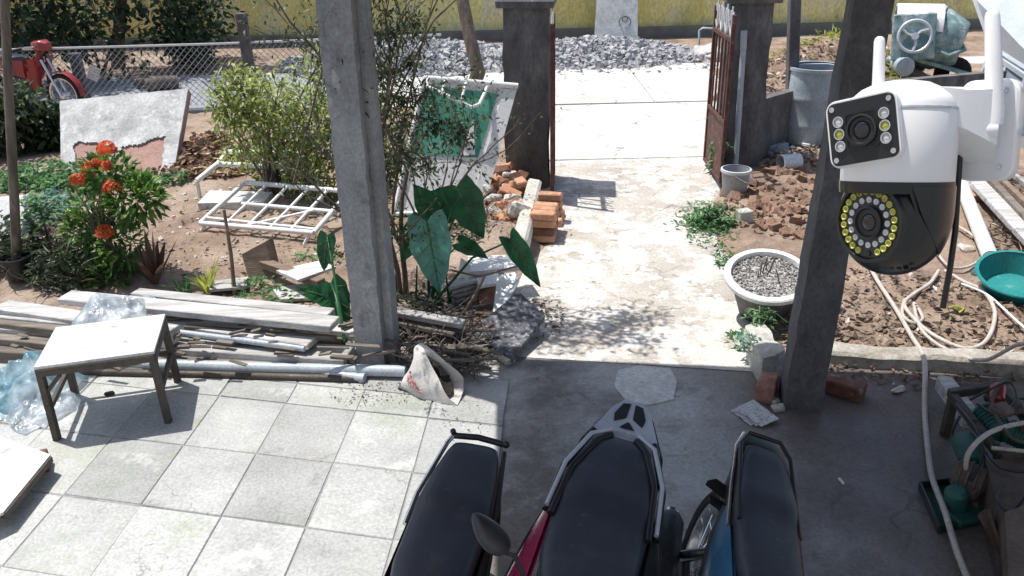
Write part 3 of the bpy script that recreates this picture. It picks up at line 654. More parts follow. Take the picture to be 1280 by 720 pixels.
# ------------------------------------------------------------------ chain link fence on the left
def fence():
    t = thing('chain_link_fence', 'chain link fence along the road behind the yellow green bush', 'fence', V((-4, 11.8, 0)))
    A, B = V((-6.9, 11.5, 0)), V((-.9, 12.0, 0)); d = (B - A); L = d.length; d.normalize(); H0, H1 = .04, .86
    mb = MB(); st = .085; n = int(L / st)
    hh = H1 - H0
    for k in range(-int(hh / st) - 1, n + 1):
        for sg in (1, -1):
            s0, s1 = k * st, k * st + hh
            if sg < 0: s0, s1 = s1, s0
            z0, z1 = H0, H1
            def clip(s0, z0, s1, z1):
                if (s0 < 0 and s1 < 0) or (s0 > L and s1 > L): return None
                def cp(s, z, so_, zo):
                    if s < 0: f = (0 - s) / (so_ - s); return 0, z + (zo - z) * f
                    if s > L: f = (L - s) / (so_ - s); return L, z + (zo - z) * f
                    return s, z
                a = cp(s0, z0, s1, z1); b = cp(s1, z1, s0, z0); return a, b
            q = clip(s0, z0, s1, z1)
            if q:
                (s0, z0), (s1, z1) = q
                mb.tube([A + d * s0 + V((0, .006 * sg, z0)), A + d * s1 + V((0, .006 * sg, z1))], .0045, 3, False)
    o = build('wire_mesh', mb, m_wire, t, recalc=False); o['kind'] = 'stuff'
    mb = MB(); mb.tube([A + V((0, 0, H1 + .02)), (A + B) / 2 + V((0, 0, H1)), B + V((0, 0, H1 + .02))], .016, 6); build('top_rail', mb, m_wpvc, t, 60)
    for px, h in ((98, .78), (312, 1.25)):
        q = AT(px, 100, 11.7); mb = MB(); mb.beam(V((q.x, q.y + .06, -.1)), V((q.x, q.y + .06, h)), .13, .12, .008); build('fence_post', mb, m_dconc, t)
fence()
mb = MB(); p = AT(117, 92, 11.45); mb.box(p, (.15, .008, .19), (.1, .5, .1), .003); single('paper_tag', mb, m_paper, 'white paper tag hanging on the fence above the leaning slab', 'tag')
for k, (a, b, r_, lb) in enumerate((((182, 95), (226, 88), .11, 'thick dark log on the ground behind the leaning slab'), ((168, 92), (205, 84), .07, 'thinner dark log behind the thick one by the fence'))):
    q0, q1 = G(a[0], a[1] + 12, .1), G(b[0], b[1] + 12, .1); q1 = V((q1.x, q0.y + .25, .1)); mb = MB(); mb.tube([q0, (q0 + q1) / 2 + V((0, 0, .02)), q1], [r_, r_ * .95, r_ * .9], 9); single('log', mb, m_bark, lb, 'log', smooth=50)
# ================================================================== LEFT YARD
def Z(p, dz=0.0): return V((p.x, p.y, max(0.0, hz(p.x, p.y)) + dz))
def poly_slab(corners, thick):
    mb = MB(); mb.prism(corners, thick); return mb
# large leaning slab with broken render
t = thing('leaning_slab', 'large pale slab with broken render leaning at the back of the left yard', 'slab', V((-4.1, 8.6, 0)))
c00, c10, c01 = AT(78, 226, 8.4), AT(217, 224, 8.3), AT(76, 128, 9.25)
nrm = (c10 - c00).cross(c01 - c00).normalized()
c11 = RP(236, 112, c00, nrm)
if nrm.y > 0: nrm = -nrm
def sp(a, b, o=0.0): return c00.lerp(c10, a).lerp(c01.lerp(c11, a), b) + nrm * o
mb = MB(); mb.prism([sp(0, 0), sp(1, 0), sp(1, 1), sp(0, 1)], -nrm * .07); build('brick_core', mb, m_peel, t)
# render layer: a sheet 2 cm proud, missing in two ragged places along the foot
mb = MB(); nx = 96; ny = 80
def keep(a, b):
    e = .06 * MN.noise(V((a * 9, b * 9, 2)))
    lim = .40 + .05 * sin(a * 9) + e + .02 * MN.noise(V((a * 30, b * 30, 4)))
    if a < .12 + e * .4: return True
    if .88 + e * .3 < a: return True
    if .40 < a < .46 and b > .1: return b > lim - .1
    return b > lim
vs = {}; 
def gv(i, j, o):
    k = (i, j, o)
    if k not in vs:
        a, b = i / nx, j / ny
        top = .03 * MN.noise(V((a * 4, 7, 0))) * b
        p = sp(a, b + top, (.022 + .006 * MN.noise(V((a * 8, b * 8, 5)))) if o else .001); vs[k] = len(mb.v); mb.v.append(p)
    return vs[k]
kp = [[keep((i + .5) / nx, (j + .5) / ny) for j in range(ny)] for i in range(nx)]
for i in range(nx):
    for j in range(ny):
        if not kp[i][j]: continue
        mb.f.append((gv(i, j, 1), gv(i + 1, j, 1), gv(i + 1, j + 1, 1), gv(i, j + 1, 1)))
        for di, dj, e0, e1 in ((-1, 0, (i, j + 1), (i, j)), (1, 0, (i + 1, j), (i + 1, j + 1)), (0, -1, (i, j), (i + 1, j)), (0, 1, (i + 1, j + 1), (i, j + 1))):
            a, b = i + di, j + dj
            if not (0 <= a < nx and 0 <= b < ny) or not kp[a][b]:
                mb.f.append((gv(*e0, 0), gv(*e1, 0), gv(*e1, 1), gv(*e0, 1)))
build('render_coat', mb, m_slabc, t, recalc=True)
# red motorbike far left
# dry leaf heap
def litter(name, label, cx, cy, rx, ry, n, s0, s1, mat, cat, lift=.03, zmax=1.0, pile=0.0):
    mb = MB()
    for _ in range(n):
        a = U(0, 2 * pi); q = sqrt(U(0, 1)); x, y = cx + rx * q * cos(a), cy + ry * q * sin(a)
        if rowy(x) + .05 > y and x < 1.7: z = .018
        else: z = max(0, hz(x, y))
        p = V((x, y, z + U(0.003, lift) + pile * (1 - q) * U(.3, 1))); d = rdir(-.25, .45); s = U(s0, s1)
        mb.quadleaf(p, d, rdir(.2, zmax), s, s * U(.3, .6))
    return single(name, mb, mat, label, cat, recalc=False, kind='stuff')
p = G(265, 208); litter('dry_leaf_heap', 'heap of dry brown leaves beside the leaning slab', p.x, p.y, .6, .65, 2600, .05, .13, m_dry, 'dry leaves', .05, pile=.12)
p = G(330, 300); litter('leaf_litter', 'scattered brown litter on the bare soil around the white grille', p.x, p.y, 1.3, 1.0, 420, .02, .07, m_litter, 'leaf litter', .02)
p = G(1130, 410); litter('leaf_litter', 'brown leaf litter and wood chips on the right bed around the hose', p.x, p.y, .95, .75, 1500, .012, .07, m_litter, 'leaf litter', .03)
p = G(1010, 205); litter('leaf_litter', 'dark litter at the foot of the drum', p.x, p.y, .55, .5, 500, .03, .09, m_litter, 'leaf litter', .03)
# ground plants
def cover(name, label, spots, n, L, W, mat, hgt, cat):
    mb = MB()
    for _ in range(n):
        cx, cy, rx, ry = spots[rnd.randrange(len(spots))]; a = U(0, 2 * pi); q = sqrt(U(0, 1)); x, y = cx + rx * q * cos(a), cy + ry * q * sin(a)
        p = V((x, y, max(0, hz(x, y)) + U(0, hgt) * (1 - .5 * q))); d = rdir(-.2, .8); mb.quadleaf(p, d, (V((0, 0, 1)) + rdir()).normalized(), L * U(.6, 1.3), W * U(.6, 1.3))
    return single(name, mb, mat, label, cat, recalc=False, kind='stuff')
def SP(px, py, rx, ry): p = G(px, py); return (p.x, p.y, rx, ry)
cover('ground_cover', 'bright green ground cover below the leaning slab', [SP(55, 228, .5, .25), SP(88, 240, .35, .2), SP(35, 238, .4, .2), SP(175, 235, .5, .15)], 1500, .075, .04, m_gleaf, .14, 'ground cover')
cover('ground_cover', 'pale teal leafy weeds at the foot of the dark trunk', [SP(30, 300, .22, .16), SP(78, 275, .25, .15), SP(60, 285, .2, .2)], 650, .08, .045, m_teleaf, .3, 'weeds')
cover('ground_cover', 'tangled green and brown weeds behind the timber pile on the left', [SP(60, 350, .45, .2), SP(95, 365, .3, .15), SP(20, 345, .3, .2)], 1300, .09, .025, m_dleaf, .32, 'weeds')
cover('ground_cover', 'small weeds growing around the wooden stand', [SP(322, 368, .2, .1), SP(345, 385, .4, .08), SP(400, 330, .2, .15)], 380, .05, .025, m_gleaf, .1, 'weeds')
cover('ground_cover', 'short weeds along the right edge of the path', [SP(890, 300, .2, .3), SP(908, 330, .1, .2), SP(930, 430, .1, .15), SP(880, 265, .2, .25)], 420, .05, .02, m_gleaf, .06, 'weeds')
mb = MB()
for _ in range(260):
    p = G(U(20, 110), U(300, 370)); p = Z(p, U(0, .12)); d = rdir(-.1, .6); pts = [p]
    for k in range(4): d = (d + rdir() * .5).normalized(); pts.append(pts[-1] + d * .06)
    mb.tube(pts, [.006, .005, .004, .003, .002], 3, False)
single('dry_brush', mb, m_twig, 'tangle of dry grey twigs behind the timber pile', 'twigs', recalc=False, kind='stuff')

# ixora bush with orange flower heads
def ixora():
    base = Z(G(150, 352)); t = thing('ixora_bush', 'glossy bush with orange flower heads, left of the yard', 'flowering bush', base)
    sb = MB(); tips = []
    for k in range(9):
        d = V((U(-.35, .3), U(-.3, .3), 1)); branches(sb, base + V((U(-.06, .06), U(-.06, .06), -.03)), d, U(.3, .48), .014, 1, tips, .35, 3, 4, .35, 5)
    build('stem', sb, m_bark, t, 60)
    fl = MB()
    Y0 = base.y
    blobs = [(140, 225, .2), (112, 258, .17), (165, 250, .2), (130, 290, .2), (150, 310, .19), (160, 335, .16), (178, 245, .14), (100, 285, .12), (140, 340, .18), (125, 215, .12), (182, 232, .07)]
    for bx, by, r in blobs:
        c = AT(bx, by, Y0 + U(-.12, .12))
        for _ in range(int(1100 * r * (1 if by < 300 else .8))):
            d = rdir(); k = r * U(.3, 1) ** .5; p = c + d * k; p.z = max(p.z, .03)
            ld = (d + rdir() * .6 + V((0, 0, .35))).normalized(); fl.leaf(p, ld, (V((0, 0, 1)) + rdir() * .6).normalized(), U(.06, .105), U(.025, .04), .25, 2, .15)
    build('foliage', fl, m_lgreen, t, recalc=False)
    for bx, by, r in ((134, 187, .065), (113, 212, .055), (140, 236, .065), (131, 291, .06), (97, 226, .05), (134, 208, .04), (120, 205, .035)):
        fb = MB(); c = AT(bx, by, Y0 - .16 + (.1 if by < 215 else 0))
        for _ in range(130):
            d = rdir(-.3, 1); q = c + d * r * U(.75, 1)
            for k in range(4):
                a = k * pi / 2 + U(0, 1); s = d.cross(V((.3, .2, 1))).normalized(); s2 = d.cross(s); ld = (s * cos(a) + s2 * sin(a) + d * .4).normalized(); fb.quadleaf(q, ld, d, .018, .011)
        build('flower_head', fb, m_flower, t, recalc=False)
ixora()
# spiky dracaena and yellow-green tuft
def spiky(label, base, n, L0, L1, W, mat, name, cat, lean=.55, bend=.25):
    t = thing(name, label, cat, base)
    for k in range(n):
        a = 2 * pi * k / n + U(-.3, .3); le = U(.15, lean) if k > 2 else .1; d = V((cos(a) * le, sin(a) * le, 1)); mb = MB(); mb.leaf(base + V((cos(a) * .02, sin(a) * .02, 0)), d, V((-cos(a), -sin(a), .2)), U(L0, L1), W * U(.8, 1.2), bend * U(.4, 1.2), 5, .3); build('leaf_blade', mb, mat, t, recalc=False)
    return t
spiky('dark spiky plant with reddish blades behind the timber pile', Z(G(196, 362)), 15, .3, .5, .05, m_spike, 'spiky_plant', 'plant', 1.0, .1)
spiky('yellow green tuft of grass beside the leaning stick', Z(G(262, 372)), 26, .14, .34, .022, m_yel, 'grass_tuft', 'plant', .7, .45)
spiky('strappy green plant at the foot of the orange flowered bush', Z(G(112, 358)), 16, .2, .36, .03, m_gleaf, 'strappy_plant', 'plant', .8, .4)
spiky('low green tuft against the timber pile, left of the stick', Z(G(232, 374)), 20, .1, .22, .025, m_gleaf, 'grass_tuft', 'plant', .9, .4)
t = thing('sapling', 'thin sapling with green leaves left of the flowering bush', 'plant', Z(G(70, 330)))
mb = MB(); a = Z(G(70, 335)); mb.tube([a, a + V((.0, .0, .2)), a + V((-.02, .02, .45))], [.01, .009, .005], 5); build('stem', mb, m_bark, t, 60)
mb = MB()
for _ in range(110):
    k = U(.5, 1); mb.leaf(a + V((-.02 * k + U(-.1, .1), U(-.1, .1), .45 * k)), rdir(-.2, .7), V((0, 0, 1)), U(.06, .12), U(.025, .045), .3, 2)
build('foliage', mb, m_gleaf, t, recalc=False)
# white board behind the trunk at the far left, dark pot under it
mb = MB(); mb.prism([AT(-30, 305, 5.9), AT(40, 296, 5.9), AT(34, 246, 6.1), AT(-30, 252, 6.1)], (0, .03, .01)); single('white_board', mb, m_wpanel, 'white board standing behind the dark trunk at the left edge', 'board')
mb = MB(); p = Z(G(30, 360)); mb.lathe([(.0, 0), (.09, 0), (.115, .16), (.12, .17), (.105, .17), (.1, .13), (0, .13)], 14, p); single('plant_pot', mb, m_blk, 'dark pot in the weeds at the left edge', 'pot', smooth=40)
mb = MB(); mb.beam(AT(-20, 470, 5.0), AT(30, 402, 5.15), .05, .05, .003); single('timber_offcut', mb, m_wood, 'pale offcut poking up at the left edge of the timber pile', 'timber')

# yellow-green bush over the grille
def ybush():
    base = Z(G(345, 246)); t = thing('yellow_green_bush', 'sprawling yellow green bush behind the white grille', 'bush', base)
    sb = MB(); tips = []; Y0 = base.y
    fl = MB(); rnd_sp = [(300, 120, .26), (345, 125, .3), (385, 140, .3), (320, 160, .3), (360, 175, .3), (395, 185, .25), (285, 145, .16), (345, 205, .26), (385, 215, .24), (410, 110, .22), (320, 105, .14), (300, 195, .16), (408, 235, .16), (335, 215, .2), (275, 120, .14), (420, 150, .2), (440, 185, .18), (290, 95, .12), (455, 170, .2), (475, 130, .2), (500, 190, .2), (455, 225, .18), (520, 150, .16), (400, 75, .16)]
    for bx, by, r in rnd_sp:
        c = AT(bx, by, Y0 + U(-.3, .3)); b = base + V((U(-.1, .1), U(-.1, .1), -.04)); m_ = b.lerp(c, .5) + V((U(-.1, .1), U(-.1, .1), .12))
        sb.tube([b, m_, c, c + (c - m_) * .4], [.014, .011, .007, .003], 5, False)
        for _ in range(7):
            e = c + rdir() * r * .95; sb.tube([c.lerp(m_, U(0, .5)), (c + e) / 2 + rdir() * .04, e], [.006, .004, .002], 4, False)
        for _ in range(int(1350 * r * r / .07 * .26)):
            d = rdir(); p = c + d * r * U(.15, 1.25) ** .7; p.z = max(p.z, .05)
            fl.leaf(p, (rdir() + d * .5 + V((0, 0, -.1))).normalized(), (V((0, 0, 1)) + rdir() * .7).normalized(), U(.045, .095), U(.02, .035), .3, 2, .15)
    build('branches', sb, m_twig, t, 60, recalc=False); build('foliage', fl, m_ybush, t, recalc=False)
ybush()
# tall thin dark shrub right of the left post
def tallshrub():
    base = Z(V((-.80, 5.36, 0))); t = thing('tall_shrub', 'tall thin shrub with dark twigs between the left post and the green panel', 'shrub', base)
    sb = MB(); tips = []
    for k, (lx, ly) in enumerate(((-.06, 0), (.02, .05), (.07, -.1), (.13, .05), (-.1, -.15))):
        branches(sb, base + V((U(-.06, .06), U(-.06, .06), -.04)), V((lx, ly, 1)), U(1.0, 1.5), .022, 2, tips, .42, 4, 5, .3, 5)
    # the canopy above, out over the path: its shade dapples the concrete
    ct = []
    for k in range(7):
        a = V(tips[rnd.randrange(len(tips))]); c = V((U(-.75, .0), U(4.95, 5.4), U(2.15, 2.75))); sb.tube([a, (a + c) / 2 + V((0, 0, .15)), c, c + V((U(.1, .3), U(-.15, .15), U(-.1, .1)))], [.008, .006, .004, .002], 4, False); ct += [c, (a + c) / 2 + V((0, 0, .15)), c + V((.12, 0, 0))]
    fl = MB()
    for _ in range(1500):
        p = ct[rnd.randrange(len(ct))] + rdir() * U(.02, .26)
        if p.z < 2.02: continue
        fl.leaf(p, (rdir() + V((0, 0, -.15))).normalized(), (V((0, 0, 1)) + rdir() * .8).normalized(), U(.04, .07), U(.016, .03), .3, 2, .15)
    for bx, by, r_ in ((490, 40, .16), (512, 80, .17), (528, 120, .16), (500, 130, .17), (480, 90, .14), (545, 160, .15), (505, 185, .18), (575, 165, .13), (535, 205, .16), (520, 30, .14), (485, 215, .15)):
        cc = AT(bx, by, U(5.35, 5.75)); near = min(tips, key=lambda q: (V(q) - cc).length)
        for _k in range(4): sb.tube([V(near), (V(near) + cc) / 2 + rdir() * .04, cc + rdir() * r_ * .8], [.005, .004, .002], 4, False)
        for _k in range(190):
            p = cc + rdir() * r_ * U(.1, 1.1); fl.leaf(p, (rdir() + V((0, 0, -.1))).normalized(), (V((0, 0, 1)) + rdir() * .8).normalized(), U(.024, .05), U(.011, .02), .3, 2, .15)
    for _ in range(4400):
        c = tips[rnd.randrange(len(tips))]
        if V(c).x > -.58 and rnd.random() < .55: continue
        p = V(c) + rdir() * U(.02, .17)
        fl.leaf(p, (rdir() + V((0, 0, -.15))).normalized(), (V((0, 0, 1)) + rdir() * .8).normalized(), U(.022, .045), U(.010, .018), .3, 2, .15)
    build('twigs', sb, m_bark, t, 60, recalc=False); build('foliage', fl, m_dleaf, t, recalc=False)
tallshrub()
# low twiggy sprays in front of the white panel
t = thing('twiggy_shrub', 'low twiggy shrub leaning over the white panel', 'shrub', Z(V((-.7, 6.7, 0))))
sb = MB(); tips = []
for k in range(5): branches(sb, Z(V((-.7 + U(-.1, .1), 6.6 + U(-.1, .1), 0))), V((U(-.2, .7), U(-.2, .2), .9)), U(.55, .8), .011, 2, tips, .6, 3, 4, .1, 4)
build('twigs', sb, m_twig, t, recalc=False); fl = MB(); crown(fl, tips, 700, .05, .02, .1); build('foliage', fl, m_dleaf, t, recalc=False)

# white steel grille lying on the soil
def grille():
    t = thing('window_grille', 'white steel window grille lying tilted on the soil', 'grille', V((-2.1, 6.8, 0)))
    A, B, C_, D = G(250, 279, .1), G(392, 291, .12), G(416, 262, .18), G(306, 228, .26)
    C_ = G(416, 263, .2)
    def q(a, b): return A.lerp(B, a).lerp(D.lerp(V(C_) + (D - A) * .45, a), b)
    def bar(nm, a, b, r):
        mb = MB(); mb.tube([q(*a), q(*b)], r, 7); build(nm, mb, m_wsteel, t, 60)
    for b in (0, 1): bar('rail', (0, b), (1, b), .022)
    for a in (0, 1): bar('stile', (a, 0), (a, 1), .022)
    for a in (.22, .42, .62, .8): bar('bar', (a, 0), (a, 1), .014)
    bar('cross_bar', (.18, .5), (1, .5), .018); bar('cross_bar', (0, .13), (1, .08), .012); bar('brace', (.42, .05), (.85, .5), .012)
    for a in (0.05, .97): mb = MB(); p = q(a, .02); mb.tube([p, V((p.x - .06, p.y - .04, -.02 + max(0, hz(p.x, p.y))))], .015, 6); build('prop_leg', mb, m_wsteel, t, 60)
grille()
t = thing('tubular_frame', 'second white steel frame behind the grille, under the bush', 'frame', V((-2.4, 8.0, 0)))
a, b, c_, d_ = G(246, 226, .2), G(272, 205, .3), G(385, 210, .3), G(400, 232, .2); e_, f_ = G(285, 190, .35), G(372, 192, .35)
for x, y in ((a, b), (b, c_), (c_, d_), (b, e_), (e_, f_), (f_, c_)): mb = MB(); mb.tube([x, y], .026, 7); build('tube_member', mb, m_wsteel, t, 60)
for x in (a, d_, c_): mb = MB(); mb.tube([x, V((x.x, x.y, 0))], .02, 6); build('tube_leg', mb, m_wsteel, t, 60)
mb = MB(); mb.prism([G(247, 254, .12), G(330, 252, .12), G(340, 240, .12), G(262, 238, .12)], (0, 0, -.1)); single('concrete_beam', mb, m_pconc, 'pale concrete beam on the soil behind the grille', 'beam')
# stick, wooden stand, pale boards
mb = MB(); a, b = Z(G(294, 374), -.03), AT(280, 262, 5.5); mb.tube([a, a.lerp(b, .5) + V((.01, 0, 0)), b], [.016, .014, .011], 7); single('stick', mb, m_bwood, 'thin brown stick stuck upright in the soil behind the timber pile', 'stick', smooth=50)
t = thing('wooden_stand', 'brown wooden stand lying on its side beside the stick', 'stand', V((-1.9, 5.9, 0)))
mb = MB(); y0 = 5.62; mb.prism([AT(313, 356, y0 - .05), AT(344, 352, y0 - .02), AT(332, 302, y0 + .06), AT(302, 318, y0 + .03)], (.03, .09, .0)); build('base_plate', mb, m_bwood, t)
mb = MB(); mb.beam(AT(327, 328, y0 + .06), G(402, 354, .15), .075, .055, .004); build('upright', mb, m_bwood, t)
for k, (pp, z, th, lb) in enumerate((
    ([(345, 338), (398, 326), (420, 333), (372, 350)], .17, .02, 'pale board lying flat beside the wooden stand'),
    ([(340, 360), (395, 352), (405, 372), (350, 374)], .06, .02, 'pale splintered board behind the timber pile near the left post'),
    ([(258, 352), (310, 346), (308, 358), (262, 362)], .07, .02, 'small pale plank on the soil left of the wooden stand'))):
    mb = MB(); mb.prism([G(x, y, z + .01 * i) for i, (x, y) in enumerate(pp)], (0, 0, -th)); single('loose_board', mb, m_wood, lb, 'board')

# ------------------------------------------------------------------ timber pile along the patio edge
def lum(x0, y0, x1, y1, z, wd, ht, mat, label, g='timbers stacked along the patio edge', roll=0.0, name='timber'):
    a, b = G(x0, y0, z), G(x1, y1, z); a.z -= ht / 2; b.z -= ht / 2
    mb = MB(); mb.beam(a, b, wd, ht, .005, .003, roll); return single(name, mb, mat, label, 'timber', g)
lum(80, 368, 418, 401, .29, .14, .045, m_wood, 'thick pale beam along the top of the timber pile, behind the crumpled plastic')
lum(168, 363, 414, 389, .27, .10, .08, m_wood, 'pale plank at the very back of the timber pile, nearest the stick')
lum(0, 380, 215, 412, .24, .13, .10, m_wood, 'mossy plank at the left end of the timber pile')
lum(-20, 398, 150, 416, .2, .09, .06, m_dwood, 'dark plank below the mossy one at the left end of the pile')
lum(0, 408, 190, 424, .17, .05, .04, m_wood, 'narrow pale batten at the left end of the pile')
lum(196, 395, 392, 424, .19, .15, .04, m_wood, 'wide pale plank in the middle of the pile above the thin rod')
lum(150, 398, 430, 420, .14, .1, .07, m_dwood, 'dark timber in the middle of the pile under the wide plank')
lum(200, 426, 436, 441, .12, .19, .06, m_wood, 'widest pale plank at the front of the pile, just behind the grey pipe')
lum(190, 438, 436, 450, .08, .18, .06, m_dwood, 'dark timber under the front plank of the pile')
lum(-10, 432, 120, 440, .09, .14, .08, m_dwood, 'dark beam in the shadow behind the metal table')
lum(-30, 414, 150, 432, .14, .12, .05, m_dwood, 'dark board low in the left end of the pile, above the shadowed beam')
lum(-10, 394, 175, 412, .215, .03, .03, m_wood, 'thin pale lath lying on the dark plank at the left end of the pile')
lum(250, 432, 446, 447, .1, .04, .03, m_dwood, 'ragged dark lath along the front edge of the widest plank')
lum(230, 406, 420, 420, .2, .03, .03, m_dwood, 'thin dark lath lying on the wide middle plank')
lum(330, 398, 470, 412, .18, .12, .06, m_wood, 'short pale plank running behind the left post')
lum(480, 384, 580, 402, .22, .07, .04, m_wood, 'pale batten just right of the left post')
lum(476, 392, 572, 412, .16, .12, .03, m_dwood, 'dark board just right of the left post')
def rod(name, pts, r, mat, label, cat, group=None, n=9):
    mb = MB(); mb.tube(pts, r, n); return single(name, mb, mat, label, cat, group, 50)
rod('plastic_pipe', [G(212, 414, .17), G(300, 425, .165), G(381, 436, .16)], .019, m_pvc, 'thin grey plastic rod lying on top of the timber pile', 'pipe')
rod('plastic_pipe', [G(180, 455, .06), G(340, 460, .06), G(507, 464, .06)], .034, m_pvc, 'long thick blue grey pipe along the front of the timber pile', 'pipe', n=14)
rod('steel_pipe', [G(60, 464, .03), G(250, 468, .03), G(452, 474, .03)], .022, m_dsteel, 'dark steel pipe on the tiles in front of the blue grey pipe', 'pipe')
rod('plastic_pipe', [G(395, 466, .035), G(456, 473, .035)], .03, m_pvc, 'short broken grey pipe below the long pipe beside the left post', 'pipe')

# crumpled plastic sheets
def crumple(name, label, c, sx, sy, sz, mat, cat, seed, yaw=0):
    mb = MB(); m = rotm((0, 0, yaw))
    def f(a, b):
        x, y = 2 * a - 1, 2 * b - 1; p = V((x * 2.2 + seed, y * 2.2, seed))
        q = sqrt(x * x + y * y); edge = 1 + .25 * MN.noise(V((math.atan2(y, x) * 1.3 if q > .01 else 0, seed, 0)))
        r = .5 + .5 * MN.noise(p * .7) + .35 * (1 - abs(MN.noise(p * 1.1))) - .3 + .09 * (1 - abs(MN.noise(p * 2.4)))
        h = sz * max(0, 1 - q ** 2 * .85) * (.25 + r)
        return V(c) + m @ V((x * sx * edge, y * sy * edge, max(.004, h) + .006 * MN.noise(p * 5)))
    mb.grid(80, 80, f); return single(name, mb, mat, label, cat, smooth=80, recalc=False)
p = G(140, 388, .3); crumple('plastic_sheet', 'crumpled clear plastic sheet draped on the timber pile behind the metal table', V((p.x, p.y, .26)), .2, .24, .16, m_plastic, 'plastic sheet', 2.2, .2)
p = G(30, 470, .15); crumple('plastic_bag', 'blue and white plastic bag heaped left of the metal table', V((p.x, p.y, .02)), .26, .22, .34, m_tarp, 'plastic bag', 5.1, .3)
p = G(52, 505, .05); crumple('plastic_bag', 'flatter blue grey plastic bag on the tiles under the metal table', V((p.x, p.y, .016)), .2, .17, .12, m_plastic, 'plastic bag', 9.4, 1.0)
p = G(-10, 500, .05); crumple('plastic_bag', 'dark folds of plastic at the left edge beside the bags', V((p.x, p.y, .016)), .2, .2, .1, m_tarp, 'plastic bag', 12.7, .5)

# metal table
def table():
    t = thing('metal_table', 'small dark metal table with a scuffed white top standing on the tiles', 'table', V((-2.1, 3.95, .016))); h = .435
    FL, FR, BR = V((-2.385, 3.665, 0)), V((-1.855, 3.80, 0)), V((-1.955, 4.225, 0)); BL = FL + BR - FR
    cen = (FL + BR) / 2
    cs = [FL, FR, BR, BL]
    def c(k, z, e=1.0): v = cen + (cs[k] - cen) * e; return V((v.x, v.y, z))
    mb = MB(); mb.prism([c(k, h, 1.03) for k in range(4)], (0, 0, .016)); build('table_top', mb, m_scuff, t)
    mb = MB()
    for k in range(4): mb.beam(c(k, h - .022), c((k + 1) % 4, h - .022), .028, .042, .003)
    build('apron_frame', mb, m_dsteel, t)
    for k in range(4): mb = MB(); mb.beam(c(k, .012, 1.0), c(k, h - .002, .97), .034, .034, .003, roll=.0); build('leg', mb, m_dsteel, t)
    for a, b, z in ((0, 3, .2), (1, 2, .2), (3, 2, .22)): mb = MB(); mb.beam(c(a, z, .98), c(b, z, .98), .022, .03, .003); build('stretcher', mb, m_dsteel, t)
    for k in range(4): mb = MB(); mb.beam(c(k, h - .15, .985), c(k, h - .05, .985).lerp(c((k + 1) % 4, h - .05, .985), .17), .014, .02, .002); build('gusset', mb, m_dsteel, t)
table()
# rusty sheet at the left edge, raised on a brick
t = thing('metal_plate', 'scratched pale metal plate on a dark edge at the lower left corner', 'plate', V((-2.45, 3.2, 0)))
mb = MB(); q = [G(-60, 540, .12), G(2, 546, .12), G(63, 568, .12), G(4, 640, .12), G(-60, 670, .12)]; mb.prism(q, (0, 0, -.014)); build('plate_sheet', mb, m_scuff, t)
mb = MB(); mb.beam(q[2] + V((-.005, -.005, -.022)), q[3] + V((-.005, 0, -.022)), .03, .03, .002); build('edge_angle', mb, m_dsteel, t)
for k, f_ in ((2, .85), (3, .8)): mb = MB(); pq = q[k].lerp(q[0], 1 - f_); mb.box((pq.x, pq.y, .05), (.09, .09, .095), (0, 0, .4), .005); build('support_block', mb, m_dbrick, t)
mb = MB(); p = G(137, 493, .02); mb.box((p.x, p.y, .026), (.05, .03, .02), (0, 0, .4), .004, .004); single('rubber_scrap', mb, m_blk, 'small black scrap on the tile under the metal table', 'scrap')

